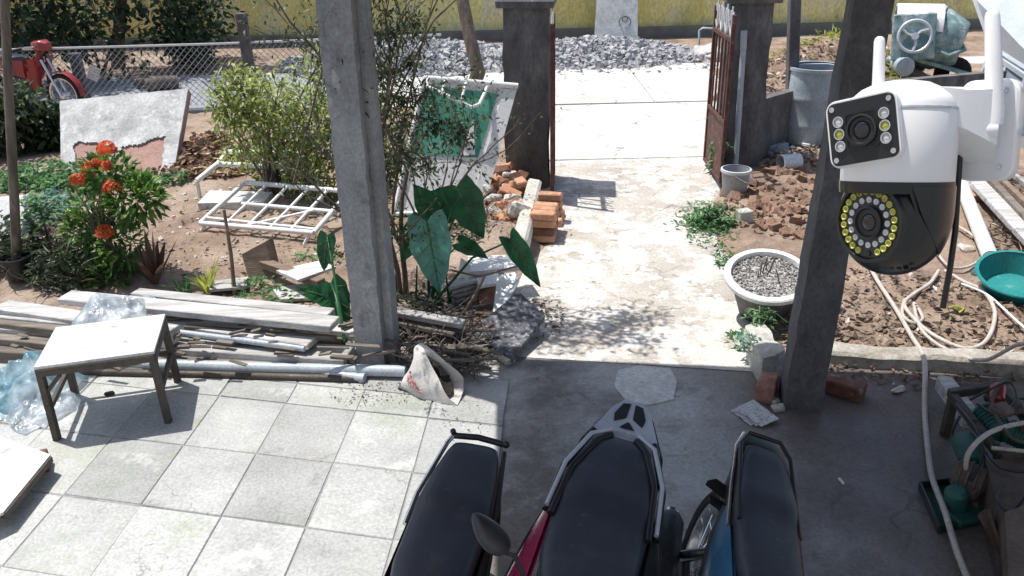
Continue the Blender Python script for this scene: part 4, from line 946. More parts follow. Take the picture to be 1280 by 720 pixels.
# torn woven sack, open to the right
def opensack():
    c = G(540, 490); t = thing('woven_sack', 'torn white woven sack with faded red print, gaping open on the patio', 'sack', V((c.x, c.y, 0)))
    rim = [G(527, 428, .27), G(541, 438, .245), G(556, 452, .20), G(571, 466, .14), G(579, 476, .08), G(580, 489, .04), G(571, 507, .018), G(563, 498, .05), G(554, 484, .10), G(544, 466, .16), G(534, 446, .22)]
    apx = [G(512, 466, .12), G(511, 468, .1), G(509, 470, .07), G(508, 473, .03), G(506, 476, .02), G(503, 480, .018), G(497, 486, .018), G(498, 484, .04), G(500, 480, .06), G(504, 474, .08), G(508, 470, .10)]
    N_ = len(rim)
    def rdirn(p): return V((MN.noise(p * 9), MN.noise(p * 9 + V((5, 0, 0))), MN.noise(p * 9 + V((0, 5, 0)))))
    def lp(L_, a):
        x = (a % 1.0) * N_; k = int(x) % N_; return L_[k].lerp(L_[(k + 1) % N_], x - int(x))
    def cone(a, b):
        p = lp(rim, a).lerp(lp(apx, a), b); out = (p - (lp(rim, a + .5).lerp(lp(apx, a + .5), b))).normalized()
        p = p + out * (.035 * sin(pi * b)) + rdirn(p) * .016; p.z = max(p.z, .018); return p
    mb = MB(); mb.grid(44, 20, cone); mb.add([lp(apx, k / 22) for k in range(22)], [tuple(range(22))])
    fb = MB(); cm = sum(rim, V((0, 0, 0))) / N_; ca_ = sum(apx, V((0, 0, 0))) / N_
    fb.grid(30, 8, lambda a, b: (lambda p: p + rdirn(p * 3) * .02)((lp(rim, a).lerp(cm, .1)).lerp(cm, b).lerp(ca_, .16 + .10 * b)))
    build('dark_filling', fb, m_dbark, t, 60, recalc=False)
    def f(a, b): return cone(.62 + .3 * b, .15 + .75 * (1 - a))
    build('sack_cloth', mb, m_sack, t, 40, recalc=False)
    mb = MB()
    for (a, b, s) in ((.18, .55, .03), (.25, .47, .032), (.33, .4, .03), (.42, .36, .026), (.3, .62, .022), (.5, .3, .024), (.58, .3, .02), (.36, .52, .02), (.2, .35, .03), (.46, .5, .03), (.14, .45, .03), (.52, .42, .026), (.26, .74, .02)):
        p0 = f(a, b); p1 = f(a + .02, b + s * 2.4); p2 = f(a + .06, b + .01); o = V((0, -.006, .006))
        mb.tube([p0 + o, p1 + o, f(a + .05, b + s) + o, p2 + o], .0055, 4)
    build('red_print', mb, m_sackred, t)
opensack()
mb = MB()
for _ in range(170):
    px_, py_ = (U(500, 600), U(385, 462)) if rnd.random() < .45 else (U(20, 460), U(392, 458)); p = G(px_, py_, .1); p.z = U(.03, .16) if px_ > 480 else U(.12, .24); a = U(-.5, .4); L_ = U(.04, .2); d = V((cos(a), sin(a), U(-.25, .25))); mb.beam(p, p + d * L_, U(.01, .035), U(.005, .016), 0, .002)
single('wood_scraps', mb, m_dwood, 'splinters and broken laths scattered over the timber pile and around the left post', 'wood scraps', kind='stuff')
mb = MB()
for _ in range(420):
    p = G(U(500, 600), U(412, 470)); p = V((p.x, p.y, max(.01, U(0, .13)))); d = rdir(-.2, .5); pts = [p]
    for k in range(4): d = (d + rdir() * .6).normalized(); pts.append(pts[-1] + d * U(.03, .06)); pts[-1].z = max(.015, pts[-1].z)
    mb.tube(pts, [.005, .004, .004, .003, .002], 3, False)
single('twig_heap', mb, m_twig, 'heap of dead twigs behind the torn sack', 'twigs', recalc=False, kind='stuff')
litter('leaf_litter', 'dark crumbs and leaf bits spilled on the tiles beside the sack', -.78, 4.04, .26, .13, 200, .006, .024, m_litter, 'leaf litter', .012)
litter('leaf_litter', 'small dark crumbs on the tiles below the torn sack', -.28, 3.75, .16, .2, 50, .006, .022, m_litter, 'leaf litter', .012)
# ================================================================== MIDDLE: panel, elephant ear, boards, bricks
def panel():
    t = thing('leaning_board', 'large white framed panel with a green centre leaning by the left gate pillar', 'panel', V((-.4, 7.6, 0)))
    A, B, D = G(492, 268, .05), G(604, 262, .03), AT(530, 98, 7.5)
    n = (B - A).cross(D - A).normalized(); C_ = RP(647, 108, A, n)
    if n.y > 0: n = -n
    def q(a, b, o=0): return A.lerp(B, a).lerp(D.lerp(C_, a), b) + n * o
    def pl(nm, ab, o, th, mat):
        mb = MB(); mb.prism([q(a, b, o) for a, b in ab], -n * th); build(nm, mb, mat, t)
    pl('backing_sheet', ((0, 0), (1, 0), (1, 1), (0, 1)), 0, .02, m_wpanel)
    pl('green_sheet', ((.04, .44), (.78, .42), (.81, .93), (.04, .95)), .008, .007, m_green)
    pl('white_triangle', ((.58, .43), (.74, .44), (.62, .72)), .014, .005, m_wpanel)
    for nm, a, b, r in (('frame_rail', (0, 1), (1, 1), .028), ('frame_rail', (0, 0), (1, 0), .02), ('frame_stile', (0, 0), (0, 1), .018)):
        mb = MB(); mb.tube([q(*a, .01), q(*b, .01)], r, 9); build(nm, mb, m_wsteel, t, 60)
    mb = MB(); mb.prism([q(.84, 0, .012), q(1, 0, .012), q(1, .97, .012), q(.86, .97, .012)], -n * .012); build('frame_stile', mb, m_wsteel, t)
    # tubular head rail with three rungs, standing proud of the top edge
    o = .07
    lo = [q(.05, .93, o), q(.30, .86, o + .03), q(.56, .79, o + .03), q(.64, .82, o + .02), q(.68, .97, .03)]
    mb = MB(); mb.tube([q(.04, 1.0, .02)] + lo, .017, 8); build('head_rail', mb, m_wsteel, t, 60)
    for a, b in ((.22, .88), (.44, .82)): mb = MB(); mb.tube([q(a + .02, 1.0, .01), q(a, .97, .06), q(a, b, o + .03)], .013, 7); build('rung', mb, m_wsteel, t, 60)
panel()

# elephant ear
def eleaf(px, py, Y, L, W, tip, tilt=.5, mat=None, parent=None, base=None, cup=.15, curl=.25):
    # heart-shaped blade: tip is the image-plane direction of its point (angle in degrees, 0 = right, -90 = down); tilt leans the face up
    c = AT(px, py, Y); a = R(tip); d = V((cos(a), -.25, sin(a))).normalized()
    n = V((0, -1, .6 + tilt)); n = (n - d * n.dot(d)).normalized(); sd = d.cross(n)
    vs = []; fs = []; K = 12; J = 4
    def hw(t):                                 # half width along the blade from the lobes (t=0) to the tip (t=1)
        return (sin(pi * min(1, (t * .86 + .14)) ** .75) ** .8) * (1 - .25 * t)
    mb = MB()
    for i in range(K + 1):
        t = i / K; w_ = W / 2 * (hw(t) if i < K else .01)
        for j in range(-J, J + 1):
            s = j / J; lobe = .14 * L * (1 - t) ** 3 * (1 - (1 - abs(s)) ** 2) * (1 if abs(s) > .1 else 0)
            p = c + d * ((t - .45) * L - lobe) + sd * (s * w_ * (1 + .05 * sin(t * 19 + px))) + n * (.03 * W * sin(t * 9 + s * 3 + px) * abs(s) + cup * W * (abs(s) ** 1.5) * .6 - curl * L * (t - .3) ** 2 * .6 + .012 * W * sin(t * 26 - abs(s) * 5))
            vs.append(p)
    k = 2 * J + 1
    for i in range(K):
        for j in range(2 * J): fs.append((i * k + j, i * k + j + 1, (i + 1) * k + j + 1, (i + 1) * k + j))
    mb.add(vs, fs); o = build('leaf_blade', mb, mat or m_eleaf, parent, 50, recalc=False)
    rb = MB(); rb.tube([c + d * ((t - .45) * L) - n * (curl * L * (t - .3) ** 2 * .6 - .004) for t in (0.0, .25, .5, .75, .98)], [.006, .005, .004, .003, .0015], 5)
    for q in (.12, .3, .48, .66):
        for s in (-1, 1):
            p0 = c + d * ((q - .45) * L) - n * (curl * L * (q - .3) ** 2 * .6 - .002); t2 = min(1, q + .16); p1 = c + d * ((t2 - .45) * L) + sd * (s * W * .42 * hw(t2)) + n * (cup * W * .5 - curl * L * (t2 - .3) ** 2 * .6 + .003)
            rb.tube([p0, p1], [.003, .0012], 4)
    build('vein', rb, m_gleaf, o)
    if base is not None:
        sb = MB(); s0 = c - d * (.42 * L); sb.tube([base, base.lerp(s0, .55) + V((0, 0, .1)), s0], [.011, .008, .005], 6); build('stalk', sb, m_eleaf, parent, 60, recalc=False)
t = thing('elephant_ear_plant', 'big leaved elephant ear plant between the left post and the path', 'plant', Z(G(545, 398)))
b0 = Z(G(545, 396))
for px, py, Y, L, W, tip, tl, mt in ((535, 258, 5.15, .34, .24, 115, .4, None), (586, 264, 5.1, .36, .27, -62, .3, None), (541, 318, 4.98, .47, .29, -82, .15, m_eleaf2), (590, 312, 5.2, .22, .14, -25, .8, None), (655, 326, 4.95, .37, .155, -58, .3, None), (560, 246, 5.45, .26, .2, 160, .8, None), (516, 300, 5.2, .3, .2, -120, .5, None)):
    eleaf(px, py, Y, L, W, tip, tl, mt, t, b0 + V((U(-.05, .05), U(-.04, .04), 0)))
for px, py in ((548, 378), (520, 372), (562, 385)):
    sb = MB(); sb.tube([b0, AT(px, py, 5.0), AT(px + U(-8, 8), py - 40, 5.0)], [.014, .010, .005], 6); build('stalk', sb, m_eleaf, t, 60)
t = thing('elephant_ear_plant', 'smaller elephant ear plant just left of the left post', 'plant', Z(G(432, 418)))
b1 = G(432, 432, .1)
for px, py, Y, L, W, tip, tl, mt in ((407, 315, 4.95, .23, .13, -100, .4, None), (398, 368, 4.85, .24, .16, 150, .4, None), (424, 370, 4.8, .22, .17, -60, .3, None), (428, 396, 4.75, .3, .13, -80, .1, None)):
    eleaf(px, py, Y, L, W, tip, tl, mt, t, b1)
# boards and stone scraps
def board(corners, z, th, mat, label, name='board', cat='board', group=None, jit=0.0, zs=None):
    mb = MB(); mb.prism([G(x, y, (zs[i] if zs else z)) for i, (x, y) in enumerate(corners)], (0, 0, -th)); return single(name, mb, mat, label, cat, group)
board([(585, 320), (652, 318), (662, 332), (584, 340)], .22, .03, m_wpanel, 'bright white board lying on the debris behind the right elephant ear leaf')
board([(583, 336), (628, 334), (632, 346), (586, 350)], .17, .03, m_sheetp, 'pale grey board under the bright white one')
board([(570, 356), (576, 322), (588, 330), (582, 368)], .16, .02, m_wpanel, 'narrow white board standing up beside the elephant ear stalk', zs=[.12, .3, .3, .12])
board([(596, 346), (622, 340), (628, 352), (598, 358)], .2, .02, m_wpanel, 'small white board end facing the path')
board([(622, 344), (646, 340), (648, 350), (630, 388), (616, 390)], .2, .02, m_sheetp, 'pale stone strip sloping above the dark speckled board', zs=[.26, .28, .26, .13, .12])
for k in range(5):
    board([(560, 352 + 6 * k), (588 + 2 * k, 344 + 6 * k), (597, 350 + 5.5 * k), (560 + 3 * k, 360 + 5.5 * k)], .2 - .035 * k, .02, m_wood, ('topmost', 'second', 'third', 'fourth', 'lowest')[k] + ' slat of the fanned stack by the elephant ear stalk', 'slat', 'slat', 'fanned stack of short slats')
board([(586, 416), (648, 364), (681, 394), (640, 448), (612, 430)], .2, .03, m_granite, 'dark speckled board tilted at the edge of the path', 'stone_board', 'board', zs=[.1, .2, .13, .06, .08])
board([(592, 424), (604, 418), (644, 446), (634, 452)], .05, .03, m_block, 'pale broken stone edge under the dark speckled board', 'stone_scrap', 'stone')
board([(600, 395), (618, 388), (624, 402), (604, 412)], .12, .05, m_bwood, 'brown block beside the dark speckled board', 'wood_block', 'block')
board([(578, 402), (598, 396), (604, 414), (586, 422)], .1, .04, m_bwood, 'brown board end left of the dark speckled board')
board([(596, 360), (616, 350), (620, 384), (602, 390)], .14, .1, m_dbrick, 'dark red crate side among the debris', 'crate', 'crate', zs=[.16, .2, .1, .1])
rod('stick', [G(560, 420, .03), G(590, 375, .2), G(606, 345, .34)], .01, m_bwood, 'dark stick leaning on the fanned slats', 'stick')
rod('stick', [G(565, 338, .35), G(600, 346, .27), G(655, 330, .28)], .007, m_bwood, 'thin dark stick lying over the white boards', 'stick')
p = G(668, 400); litter('leaf_litter', 'pale crumbs along the path beside the speckled board', p.x, p.y, .22, .3, 240, .015, .05, m_litter, 'leaf litter', .02)
cover('ground_cover', 'low weeds and crumbs under the elephant ear', [SP(530, 395, .3, .2), SP(580, 300, .25, .3), SP(500, 420, .2, .1)], 600, .06, .025, m_dleaf, .14, 'weeds')
def lumps(seed): pass
# bricks: neat stack at the foot of the gate leaf and a rubble heap behind it
bm_ = MB(); bm_.box((0, 0, 0), (.2, .098, .06), None, .009, .004); BR = build('brick', bm_, m_brick); BR.location = (0, 0, -50)
bm2 = MB(); bm2.box((0, 0, 0), (.15, .098, .062), None, .014, .012); BRK = build('brick', bm2, m_brick)
first = {}
def brick(kind, loc, rot, label, group, mat=None, name='brick'):
    src = BR if kind == 0 else BRK
    o = bpy.data.objects.new(name, src.data); COL.objects.link(o); o.location = loc; o.rotation_euler = rot
    if mat: o.material_slots[0].link = 'OBJECT'; o.material_slots[0].material = mat
    return tag(o, label, 'brick', group)
s0 = G(668, 306); s0 = V((s0.x, s0.y + .06, 0)); yb = R(-8)
dx, dy = V((cos(yb), sin(yb), 0)), V((-sin(yb), cos(yb), 0))
cnt = 0
for lv in range(4):
    for row in range(3):
        for k in range(1):
            z = .032 + .063 * lv; c = s0 + dx * (.075 + U(-.01, .01)) + dy * (.03 + row * .105) + V((0, 0, z))
            brick(0, c, (0, 0, yb + U(-.06, .06)), ('front', 'middle', 'rear')[row] + ' brick in the ' + ('bottom', 'second', 'third', 'top')[lv] + ' course of the neat stack by the left gate leaf', 'bricks stacked by the left gate leaf', m_dbrick if lv < 2 and rnd.random() < .5 else None); cnt += 1
for k in range(3):
    c = s0 + dx * .1 + dy * (.40 + .11 * k) + V((0, 0, .035 + .0)); brick(0, c, (0, 0, yb + U(-.1, .1)), ('first', 'second', 'third')[k] + ' ground level brick behind the neat stack, counted away from it', 'bricks behind the stack')
for lv in range(3):
    brick(0, s0 + dx * .09 + dy * .5 + V((0, 0, .1 + .064 * lv)), (0, 0, yb + U(-.1, .1)), ('lowest', 'middle', 'topmost')[lv] + ' brick of the short pile between the neat stack and the gate leaf', 'bricks behind the stack')
for k in range(64):
    px, py = U(604, 655), U(226, 300); p = G(px, py); h = .02 + .24 * max(0, 1 - ((px - 632) / 40) ** 2) * max(0.1, 1 - ((py - 255) / 55) ** 2) * U(.2, 1)
    mk = k % 3 if k % 4 else 0
    brick(1 if k % 3 else 0, (p.x, p.y + .05, h + max(0, hz(p.x, p.y)) * .3), (U(-.7, .7), U(-.6, .6), U(0, 3)), ('orange', 'dark red', 'mortar covered')[mk] + ' broken brick in the rubble heap beside the left gate pillar', ('orange', 'dark', 'pale')[mk] + ' broken bricks by the left gate pillar', (None, m_dbrick, m_block)[mk])
t = None
mb = MB(); mb.beam(G(650, 310, .14), G(668, 232, .16), .12, .14, .02, .01); single('concrete_lintel', mb, m_block, 'long pale concrete piece between the rubble heap and the neat brick stack', 'concrete')
mb = MB(); mb.box(G(647, 262, .2), (.18, .15, .16), (.3, .4, .5), .03, .02); single('concrete_lump', mb, m_block, 'pale concrete lump on the rubble beside the long concrete piece', 'concrete')
for o in (BR, BRK): bpy.data.objects.remove(o)

# ================================================================== RIGHT YARD
def clods(name, label, spots, n, s0, s1, mat):
    mb = MB()
    for _ in range(n):
        cx, cy, rx, ry = spots[rnd.randrange(len(spots))]; a = U(0, 2 * pi); q = sqrt(U(0, 1)); x, y = cx + rx * q * cos(a), cy + ry * q * sin(a); s_ = s0 + (s1 - s0) * U(0, 1) ** 3
        mb.box((x, y, max(0, hz(x, y)) + s_ * .15), (s_, s_ * U(.6, 1), s_ * U(.4, .8)), (U(-.5, .5), U(-.5, .5), U(0, 3)), 0, s_ * .2)
    return single(name, mb, mat, label, 'soil clods', kind='stuff')
clods('soil_clods', 'reddish clods of dug soil behind the bucket and the planter', [SP(985, 248, .6, .45), SP(955, 262, .4, .3), SP(1010, 225, .5, .4), SP(1000, 285, .5, .4)], 520, .012, .10, m_redsoil)
clods('soil_clods', 'brown clods and stones on the right bed around the hoses', [SP(1130, 405, .85, .7), SP(1220, 430, .5, .35), SP(1085, 430, .4, .25)], 650, .006, .05, m_soil)
clods('soil_clods', 'small stones and crumbs scattered over the left yard soil', [SP(240, 300, .9, .9), SP(330, 330, .8, .4), SP(230, 250, .6, .4)], 240, .008, .04, m_rubble)
# round planter bowl
def planter():
    c = G(960, 378); c = V((1.655, 4.98, 0)); H = .33
    t = thing('planter_bowl', 'round concrete planter bowl with a white rim and dead stems', 'planter', c)
    mb = MB(); mb.lathe([(.02, .0), (.13, .0), (.15, .02), (.22, .26), (.245, .29), (.26, H - .01), (.258, H), (.235, H), (.225, H - .05), (.0, H - .05)], 36, c); build('bowl', mb, m_pillar, t, 40)
    mb = MB(); mb.lathe([(.262, H - .03), (.272, H - .024), (.275, H + .004), (.266, H + .012), (.232, H + .012), (.227, H - .02), (.235, H - .03)], 40, c); build('rim', mb, m_wpanel, t, 40)
    mb = MB(); mb.lathe([(.0, H - .022), (.1, H - .022), (.231, H - .03)], 24, c)
    for _ in range(850):
        a = U(0, 6.3); q = .226 * sqrt(U(0, 1)); s = U(.006, .016); mb.box(c + V((q * cos(a), q * sin(a), H - .02)), (s, s * .8, s * .7), (U(0, 3), U(0, 3), U(0, 3)), 0, s * .15)
    o = build('pebble_soil', mb, m_pebble, t); o['kind'] = 'stuff'
    for x, y, h, lx in ((-.04, .03, .12, 0), (-.02, .05, .16, .01), (.01, .08, .1, 0), (.03, .06, .13, .01), (.06, -.06, .13, -.02), (-.06, .01, .07, 0), (.0, .02, .08, .01)):
        mb = MB(); b = c + V((x, y, H - .03)); mb.tube([b, b + V((lx, 0, h * .6)), b + V((lx * 2, 0, h))], [.005, .004, .002], 5); build('dead_stem', mb, m_bark, t, 60)
    t.rotation_euler = (R(15), R(-3), 0); t.location.z = -.01
planter()
t = thing('planter_base', 'dark brick pier under the planter bowl', 'pier', V((1.66, 4.95, -.1)))
mb = MB()
# concrete stub, bricks, paper at the foot of the right post
mb = MB()
pts = [G(926, 402, .16), G(952, 392, .16), G(992, 440, .16), G(948, 452, .16)]
A, B, C_, D = pts
r0_ = [[A.lerp(B, a).lerp(D.lerp(C_, a), b) for a in (0, .33, .66, 1)] for b in (0, .25, .5, .75, 1)]
mb.grid(14, 20, lambda a, b: (lambda p: V((p.x + .02 * MN.noise(p * 8), p.y + .02 * MN.noise(p * 8 + V((3, 0, 0))), (p.z - .01 + .035 * MN.noise(p * 7)) if .08 < a < .92 and .06 < b < .94 else -.03)))(A.lerp(B, a).lerp(D.lerp(C_, a), b)))
single('concrete_stub', mb, m_block, 'broken pale concrete stub with moss between the planter and the right post', 'concrete', smooth=45)
bpy.data.objects.remove(t)
def lone(px, py, z, sz, rot, mat, label, name='brick', cat='brick', ch=.008, jit=.003, up=True):
    p = G(px, py, z); mb = MB(); mb.box((p.x, p.y, z - sz[2] / 2 if up else z), sz, rot, ch, jit); return single(name, mb, mat, label, cat)
lone(960, 474, .10, (.19, .1, .1), (0, 0, 1.15), m_dbrick, 'dark red brick on the patio at the left foot of the right post')
lone(1058, 476, .09, (.2, .1, .085), (0, .05, -.6), m_dbrick, 'dark grooved brick on the wet floor right of the right post')
lone(1003, 226, .1, (.22, .1, .1), (0, 0, .1), m_dbrick, 'dark brick with a pale top on the soil right of the paint can')
lone(1022, 233, .08, (.1, .1, .09), (0, 0, .5), m_dbrick, 'half brick behind the right post on the soil')
lone(931, 262, .14, (.12, .1, .14), (0, 0, .3), m_block, 'pale broken brick in front of the bucket, beside the weeds')
lone(1213, 240, .12, (.1, .17, .1), (0, 0, .3), m_brick, 'reddish brick lying between the white pipe and the long plank')
lone(1209, 306, .08, (.12, .1, .08), (0, .1, .3), m_rubble, 'tan stone chunk left of the white pipe', 'stone', 'stone', .02, .012)
for px, py, s, lb in ((950, 486, .05, 'small white chip by the dark red brick'), (968, 498, .06, 'pale mortar chip at the foot of the right post, upper'), (973, 507, .07, 'pale mortar chip at the foot of the right post, lower')):
    lone(px, py, .03, (s, s * .7, .03), (0, 0, U(0, 3)), m_block, lb, 'mortar_chip', 'chip', .008, .005)
for px, py, s in ((1025, 488, .03), (1030, 480, .025), (1022, 497, .03), (1018, 503, .02)):
    lone(px, py, .02, (s, s * .8, .02), (0, 0, U(0, 3)), m_block, 'tiny pale grit at the right foot of the right post', 'mortar_chip', 'chip', .005, .004)['group'] = 'grit by the right post'
lone(1052, 600, .014, (.012, .045, .012), (0, 0, .2), m_wpanel, 'small white stub lying on the dark wet floor', 'cigarette_stub', 'stub', .003, 0)
lone(1124, 484, .03, (.09, .03, .03), (0, .1, .5), m_block, 'small twisted pale scrap below the kerb', 'scrap', 'scrap', .01, .006)
t = thing('newspaper', 'folded newspaper lying on the wet patio left of the right post', 'newspaper', V((1.2, 3.75, 0)))
q = [G(916, 514), G(938, 503), G(966, 526), G(944, 533)]
for k in range(3):
    mb = MB(); o = V((.012 * k - .012, -.006 * k, 0))
    mb.grid(6, 6, lambda a, b: q[0].lerp(q[1], a).lerp(q[3].lerp(q[2], a), b) + o * (1 + b) + V((0, 0, .004 + .005 * k + .012 * abs(MN.noise(V((a * 3, b * 3, k)))) + (.012 * a if k == 2 else 0)))); build('paper_sheet', mb, m_paper, t, recalc=False)
# bucket, can, drum, plants
def bucket():
    c = Z(G(917, 247)); c.z = .02; t = thing('bucket', 'grey plastic bucket at the foot of the right gate pillar', 'bucket', c)
    mb = MB(); mb.lathe([(.0, .0), (.095, .0), (.105, .012), (.128, .25), (.122, .25), (.10, .02), (.0, .02)], 24, c); build('pail', mb, m_bucket, t, 40)
    mb = MB(); mb.lathe([(.122, .25), (.128, .225), (.138, .232), (.138, .255), (.122, .258)], 28, c); build('rim', mb, m_sheetp, t, 40)
    mb = MB(); mb.tube([c + V((.138 * cos(a), .138 * sin(a), .235 - .09 * sin((a + 1.9) / 2.6 * pi))) for a in [-1.9 + 2.6 * k / 12 for k in range(13)]], .005, 5); build('handle', mb, m_chrome, t, 60)
bucket()
t = thing('paint_can', 'white paint can lying on its side on the soil near the drum', 'can', Z(G(985, 222)))
p = Z(G(985, 221), .075); m = rotm((R(90), 0, R(-78))); mb = MB(); mb.lathe([(.0, -.1), (.078, -.1), (.08, -.095), (.08, .095), (.074, .1), (.072, .09), (.072, -.08), (.0, -.08)], 18, p, m); build('can_body', mb, m_sheetp, t, 40)
mb = MB(); mb.lathe([(.074, .085), (.084, .088), (.084, .1), (.074, .102)], 18, p, m); build('rim', mb, m_wpanel, t, 40)
def drum():
    c = V((3.27, 8.98, .02)); t = thing('blue_drum', 'dented blue grey plastic drum standing open beside the right post', 'drum', c)
    mb = MB(); pr = [(.0, .0), (.25, .0), (.275, .03), (.28, .2), (.288, .25), (.294, .27), (.288, .29), (.284, .40), (.29, .53), (.296, .55), (.29, .57), (.286, .65), (.288, .8), (.283, .84), (.27, .845), (.262, .84), (.268, .8), (.265, .1), (.0, .1)]
    mb.lathe(pr, 32, c)
    for v in mb.v:
        d = V((v.x - c.x, v.y - c.y, 0)); v.x += d.x * .05 * MN.noise(V((v.x * 2, v.y * 2, v.z * 3))); v.y += d.y * .05 * MN.noise(V((v.x * 2 + 5, v.y * 2, v.z * 3)))
        if v.z > .8: v.z += .02 * MN.noise(V((v.x * 4, v.y * 4, 1)))
    build('drum_shell', mb, m_drum, t, 40)
    mb = MB(); mb.lathe([(.268, .835), (.283, .825), (.3, .835), (.3, .865), (.27, .865)], 32, c); build('rim', mb, m_drum, t, 40)
drum()
lumpsack('plastic_bag', 'white crumpled rubbish bag at the left foot of the drum', Z(G(972, 196), .04), .13, .1, .1, m_plastic, 'bag', 14)
lone(976, 178, .12, (.14, .12, .1), (0, 0, .2), m_drum, 'grey blue box between the drum and the low wall', 'box', 'box', .01)
mb = MB(); mb.beam(Z(G(986, 188), .05), Z(G(1010, 196), .03), .03, .03, .003); single('stick', mb, m_wpanel, 'short white stick in front of the drum', 'stick')
t = thing('weed_clump', 'bushy green weeds on the path edge below the bucket', 'weeds', Z(G(888, 283)))
mb = MB(); b = Z(G(888, 282))
for _ in range(9): mb.tube([b + V((U(-.1, .1), U(-.06, .06), 0)), b + V((U(-.22, .22), U(-.1, .1), U(.1, .22)))], [.005, .002], 4, False)
build('stem', mb, m_gleaf, t); mb = MB()
for _ in range(720):
    p = b + V((rnd.gauss(0, .12), rnd.gauss(0, .08), 0)); q_ = .5 + .9 * MN.noise(p * 9); p.z = .01 + U(.0, .22) * max(.1, q_); mb.leaf(p, rdir(-.1, .9), V((0, 0, 1)) + rdir() * .5, U(.035, .07), U(.018, .03), .3, 2)
build('foliage', mb, m_gleaf, t, recalc=False)
t = thing('weed_clump', 'small green weeds growing at the foot of the leaning pipe', 'weeds', Z(G(903, 205)))
b = V((2.08, 8.05, 0)); mb = MB()
for _ in range(260): mb.leaf(b + V((U(-.09, .09), U(-.08, .08), U(.02, .32))), rdir(-.2, .8), V((0, 0, 1)), U(.04, .08), U(.02, .035), .3, 2)
build('foliage', mb, m_gleaf, t, recalc=False)
for k, (px, py, n_, r_) in enumerate(((935, 432, 90, .06), (950, 400, 60, .08))):
    t = thing('weed_clump', ('small bright weeds on the left side of the concrete stub', 'wiry weeds on top of the concrete stub below the planter')[k], 'weeds', Z(G(px, py)))
    b = G(px, py, .1 if k == 0 else .16); mb = MB()
    for _ in range(n_): mb.leaf(b + V((U(-r_, r_), U(-r_, r_), U(-.02, .06))), rdir(-.1, .8), V((0, 0, 1)), U(.03, .05), U(.012, .022), .4, 2)
    if k:
        for _ in range(8):
            q = b + V((U(-r_, r_), U(-r_, r_), 0)); mb.tube([q, q + V((U(-.06, .06), U(-.06, .06), .06)), q + V((U(-.12, .12), U(-.12, .12), .02))], .003, 4, False)
    build('foliage', mb, (m_teleaf, m_gleaf)[k], t, recalc=False)
cover('grass', 'yellow green grass on the bank below the mixer, right of the right post', [(5.2, 12.3, .5, .9), (5.0, 13.6, .7, .5), (4.6, 13.2, .6, .5)], 1500, .16, .02, m_yel, .12, 'grass')
# pipes, planks, bowl at the right edge
rod('plastic_pipe', [G(1192, 205, .12), G(1214, 262, .12), G(1238, 322, .12)], .055, m_wpvc, 'white plastic drain pipe lying on the right bed with a bag on its end', 'pipe', n=14)
mb = MB(); mb.beam(G(1215, 222, .16), G(1300, 312, .16), .13, .05, .004, .003); single('plank', mb, m_wood, 'long pale plank running to the right edge beside the white pipe', 'plank')
for k, (a, b, z, wd, mt, lb) in enumerate((((1228, 214), (1310, 300), .2, .06, m_dwood, 'dark batten above the long pale plank at the right edge'), ((1236, 210), (1320, 290), .22, .05, m_bwood, 'brown batten in the dark pile at the right edge'), ((1240, 232), (1312, 330), .1, .09, m_dwood, 'dark plank below the pale one at the right edge'), ((1250, 205), (1330, 268), .27, .04, m_wood, 'thin pale batten on top of the dark pile at the right edge'))):
    mb = MB(); mb.beam(G(*a, z), G(*b, z), wd, .04, .003, .002); single('plank', mb, mt, lb, 'plank', 'timber at the right edge')
cover('twig_heap', 'dark brushwood under the planks at the right edge', [SP(1275, 320, .25, .5), SP(1262, 240, .25, .4)], 500, .12, .02, m_litter, .12, 'brushwood')
def bagend():
    c = G(1240, 330, .12); mb = MB()
    def f(a, b):
        th = 2 * pi * a; r_ = .04 + .075 * b + .02 * sin(th * 5 + b * 3) * b; d = V((.42, -.86, 0)); d = (G(1238, 322, .12) - G(1214, 262, .12)).normalized(); s = V((d.y, -d.x, 0)); p = c + d * (-.1 + .16 * b) + s * (r_ * cos(th)) + V((0, 0, r_ * sin(th) * .8 - .04 * b))
        return p + V((MN.noise(p * 14), MN.noise(p * 14 + V((4, 0, 0))), MN.noise(p * 14 + V((0, 4, 0))))) * .03
    mb.grid(30, 12, f); single('plastic_bag', mb, m_tarp, 'pale blue plastic bag tied over the end of the white pipe', 'plastic bag', smooth=40, recalc=False)
bagend()
def basin():
    c = V((3.32, 5.02, .09)); t = thing('teal_basin', 'teal plastic basin resting tilted on the right bed', 'basin', c); m = rotm((R(14), R(-6), 0))
    mb = MB(); mb.lathe([(.0, .0), (.165, .0), (.18, .015), (.232, .14), (.245, .145), (.245, .153), (.23, .153), (.175, .02), (.0, .018)], 32, c, m); build('basin_shell', mb, m_teal, t, 40)
    mb = MB(); mb.lathe([(.23, .148), (.25, .147), (.255, .153), (.25, .161), (.23, .16)], 32, c, m); build('rim', mb, m_teal, t, 40)
basin()
def hose(pts, r, label, mat=None, name='garden_hose', cat='hose'):
    P = [V(p) for p in pts]; out = []
    for i in range(len(P) - 1):
        p0, p1, p2, p3 = P[max(i - 1, 0)], P[i], P[i + 1], P[min(i + 2, len(P) - 1)]
        for k in range(7):
            t_ = k / 7; out.append(.5 * ((2 * p1) + (p2 - p0) * t_ + (2 * p0 - 5 * p1 + 4 * p2 - p3) * t_ * t_ + (3 * p1 - p0 - 3 * p2 + p3) * t_ ** 3))
    out.append(P[-1]); mb = MB(); mb.tube(out, r, 8); return single(name, mb, mat or m_hose, label, cat, smooth=60)
gz = lambda x, y, z=.05: (lambda p: V((p.x, p.y, max(z, (hz(p.x, p.y) if p.y > rowy(p.x) else 0) + .035))))(G(x, y, .04))
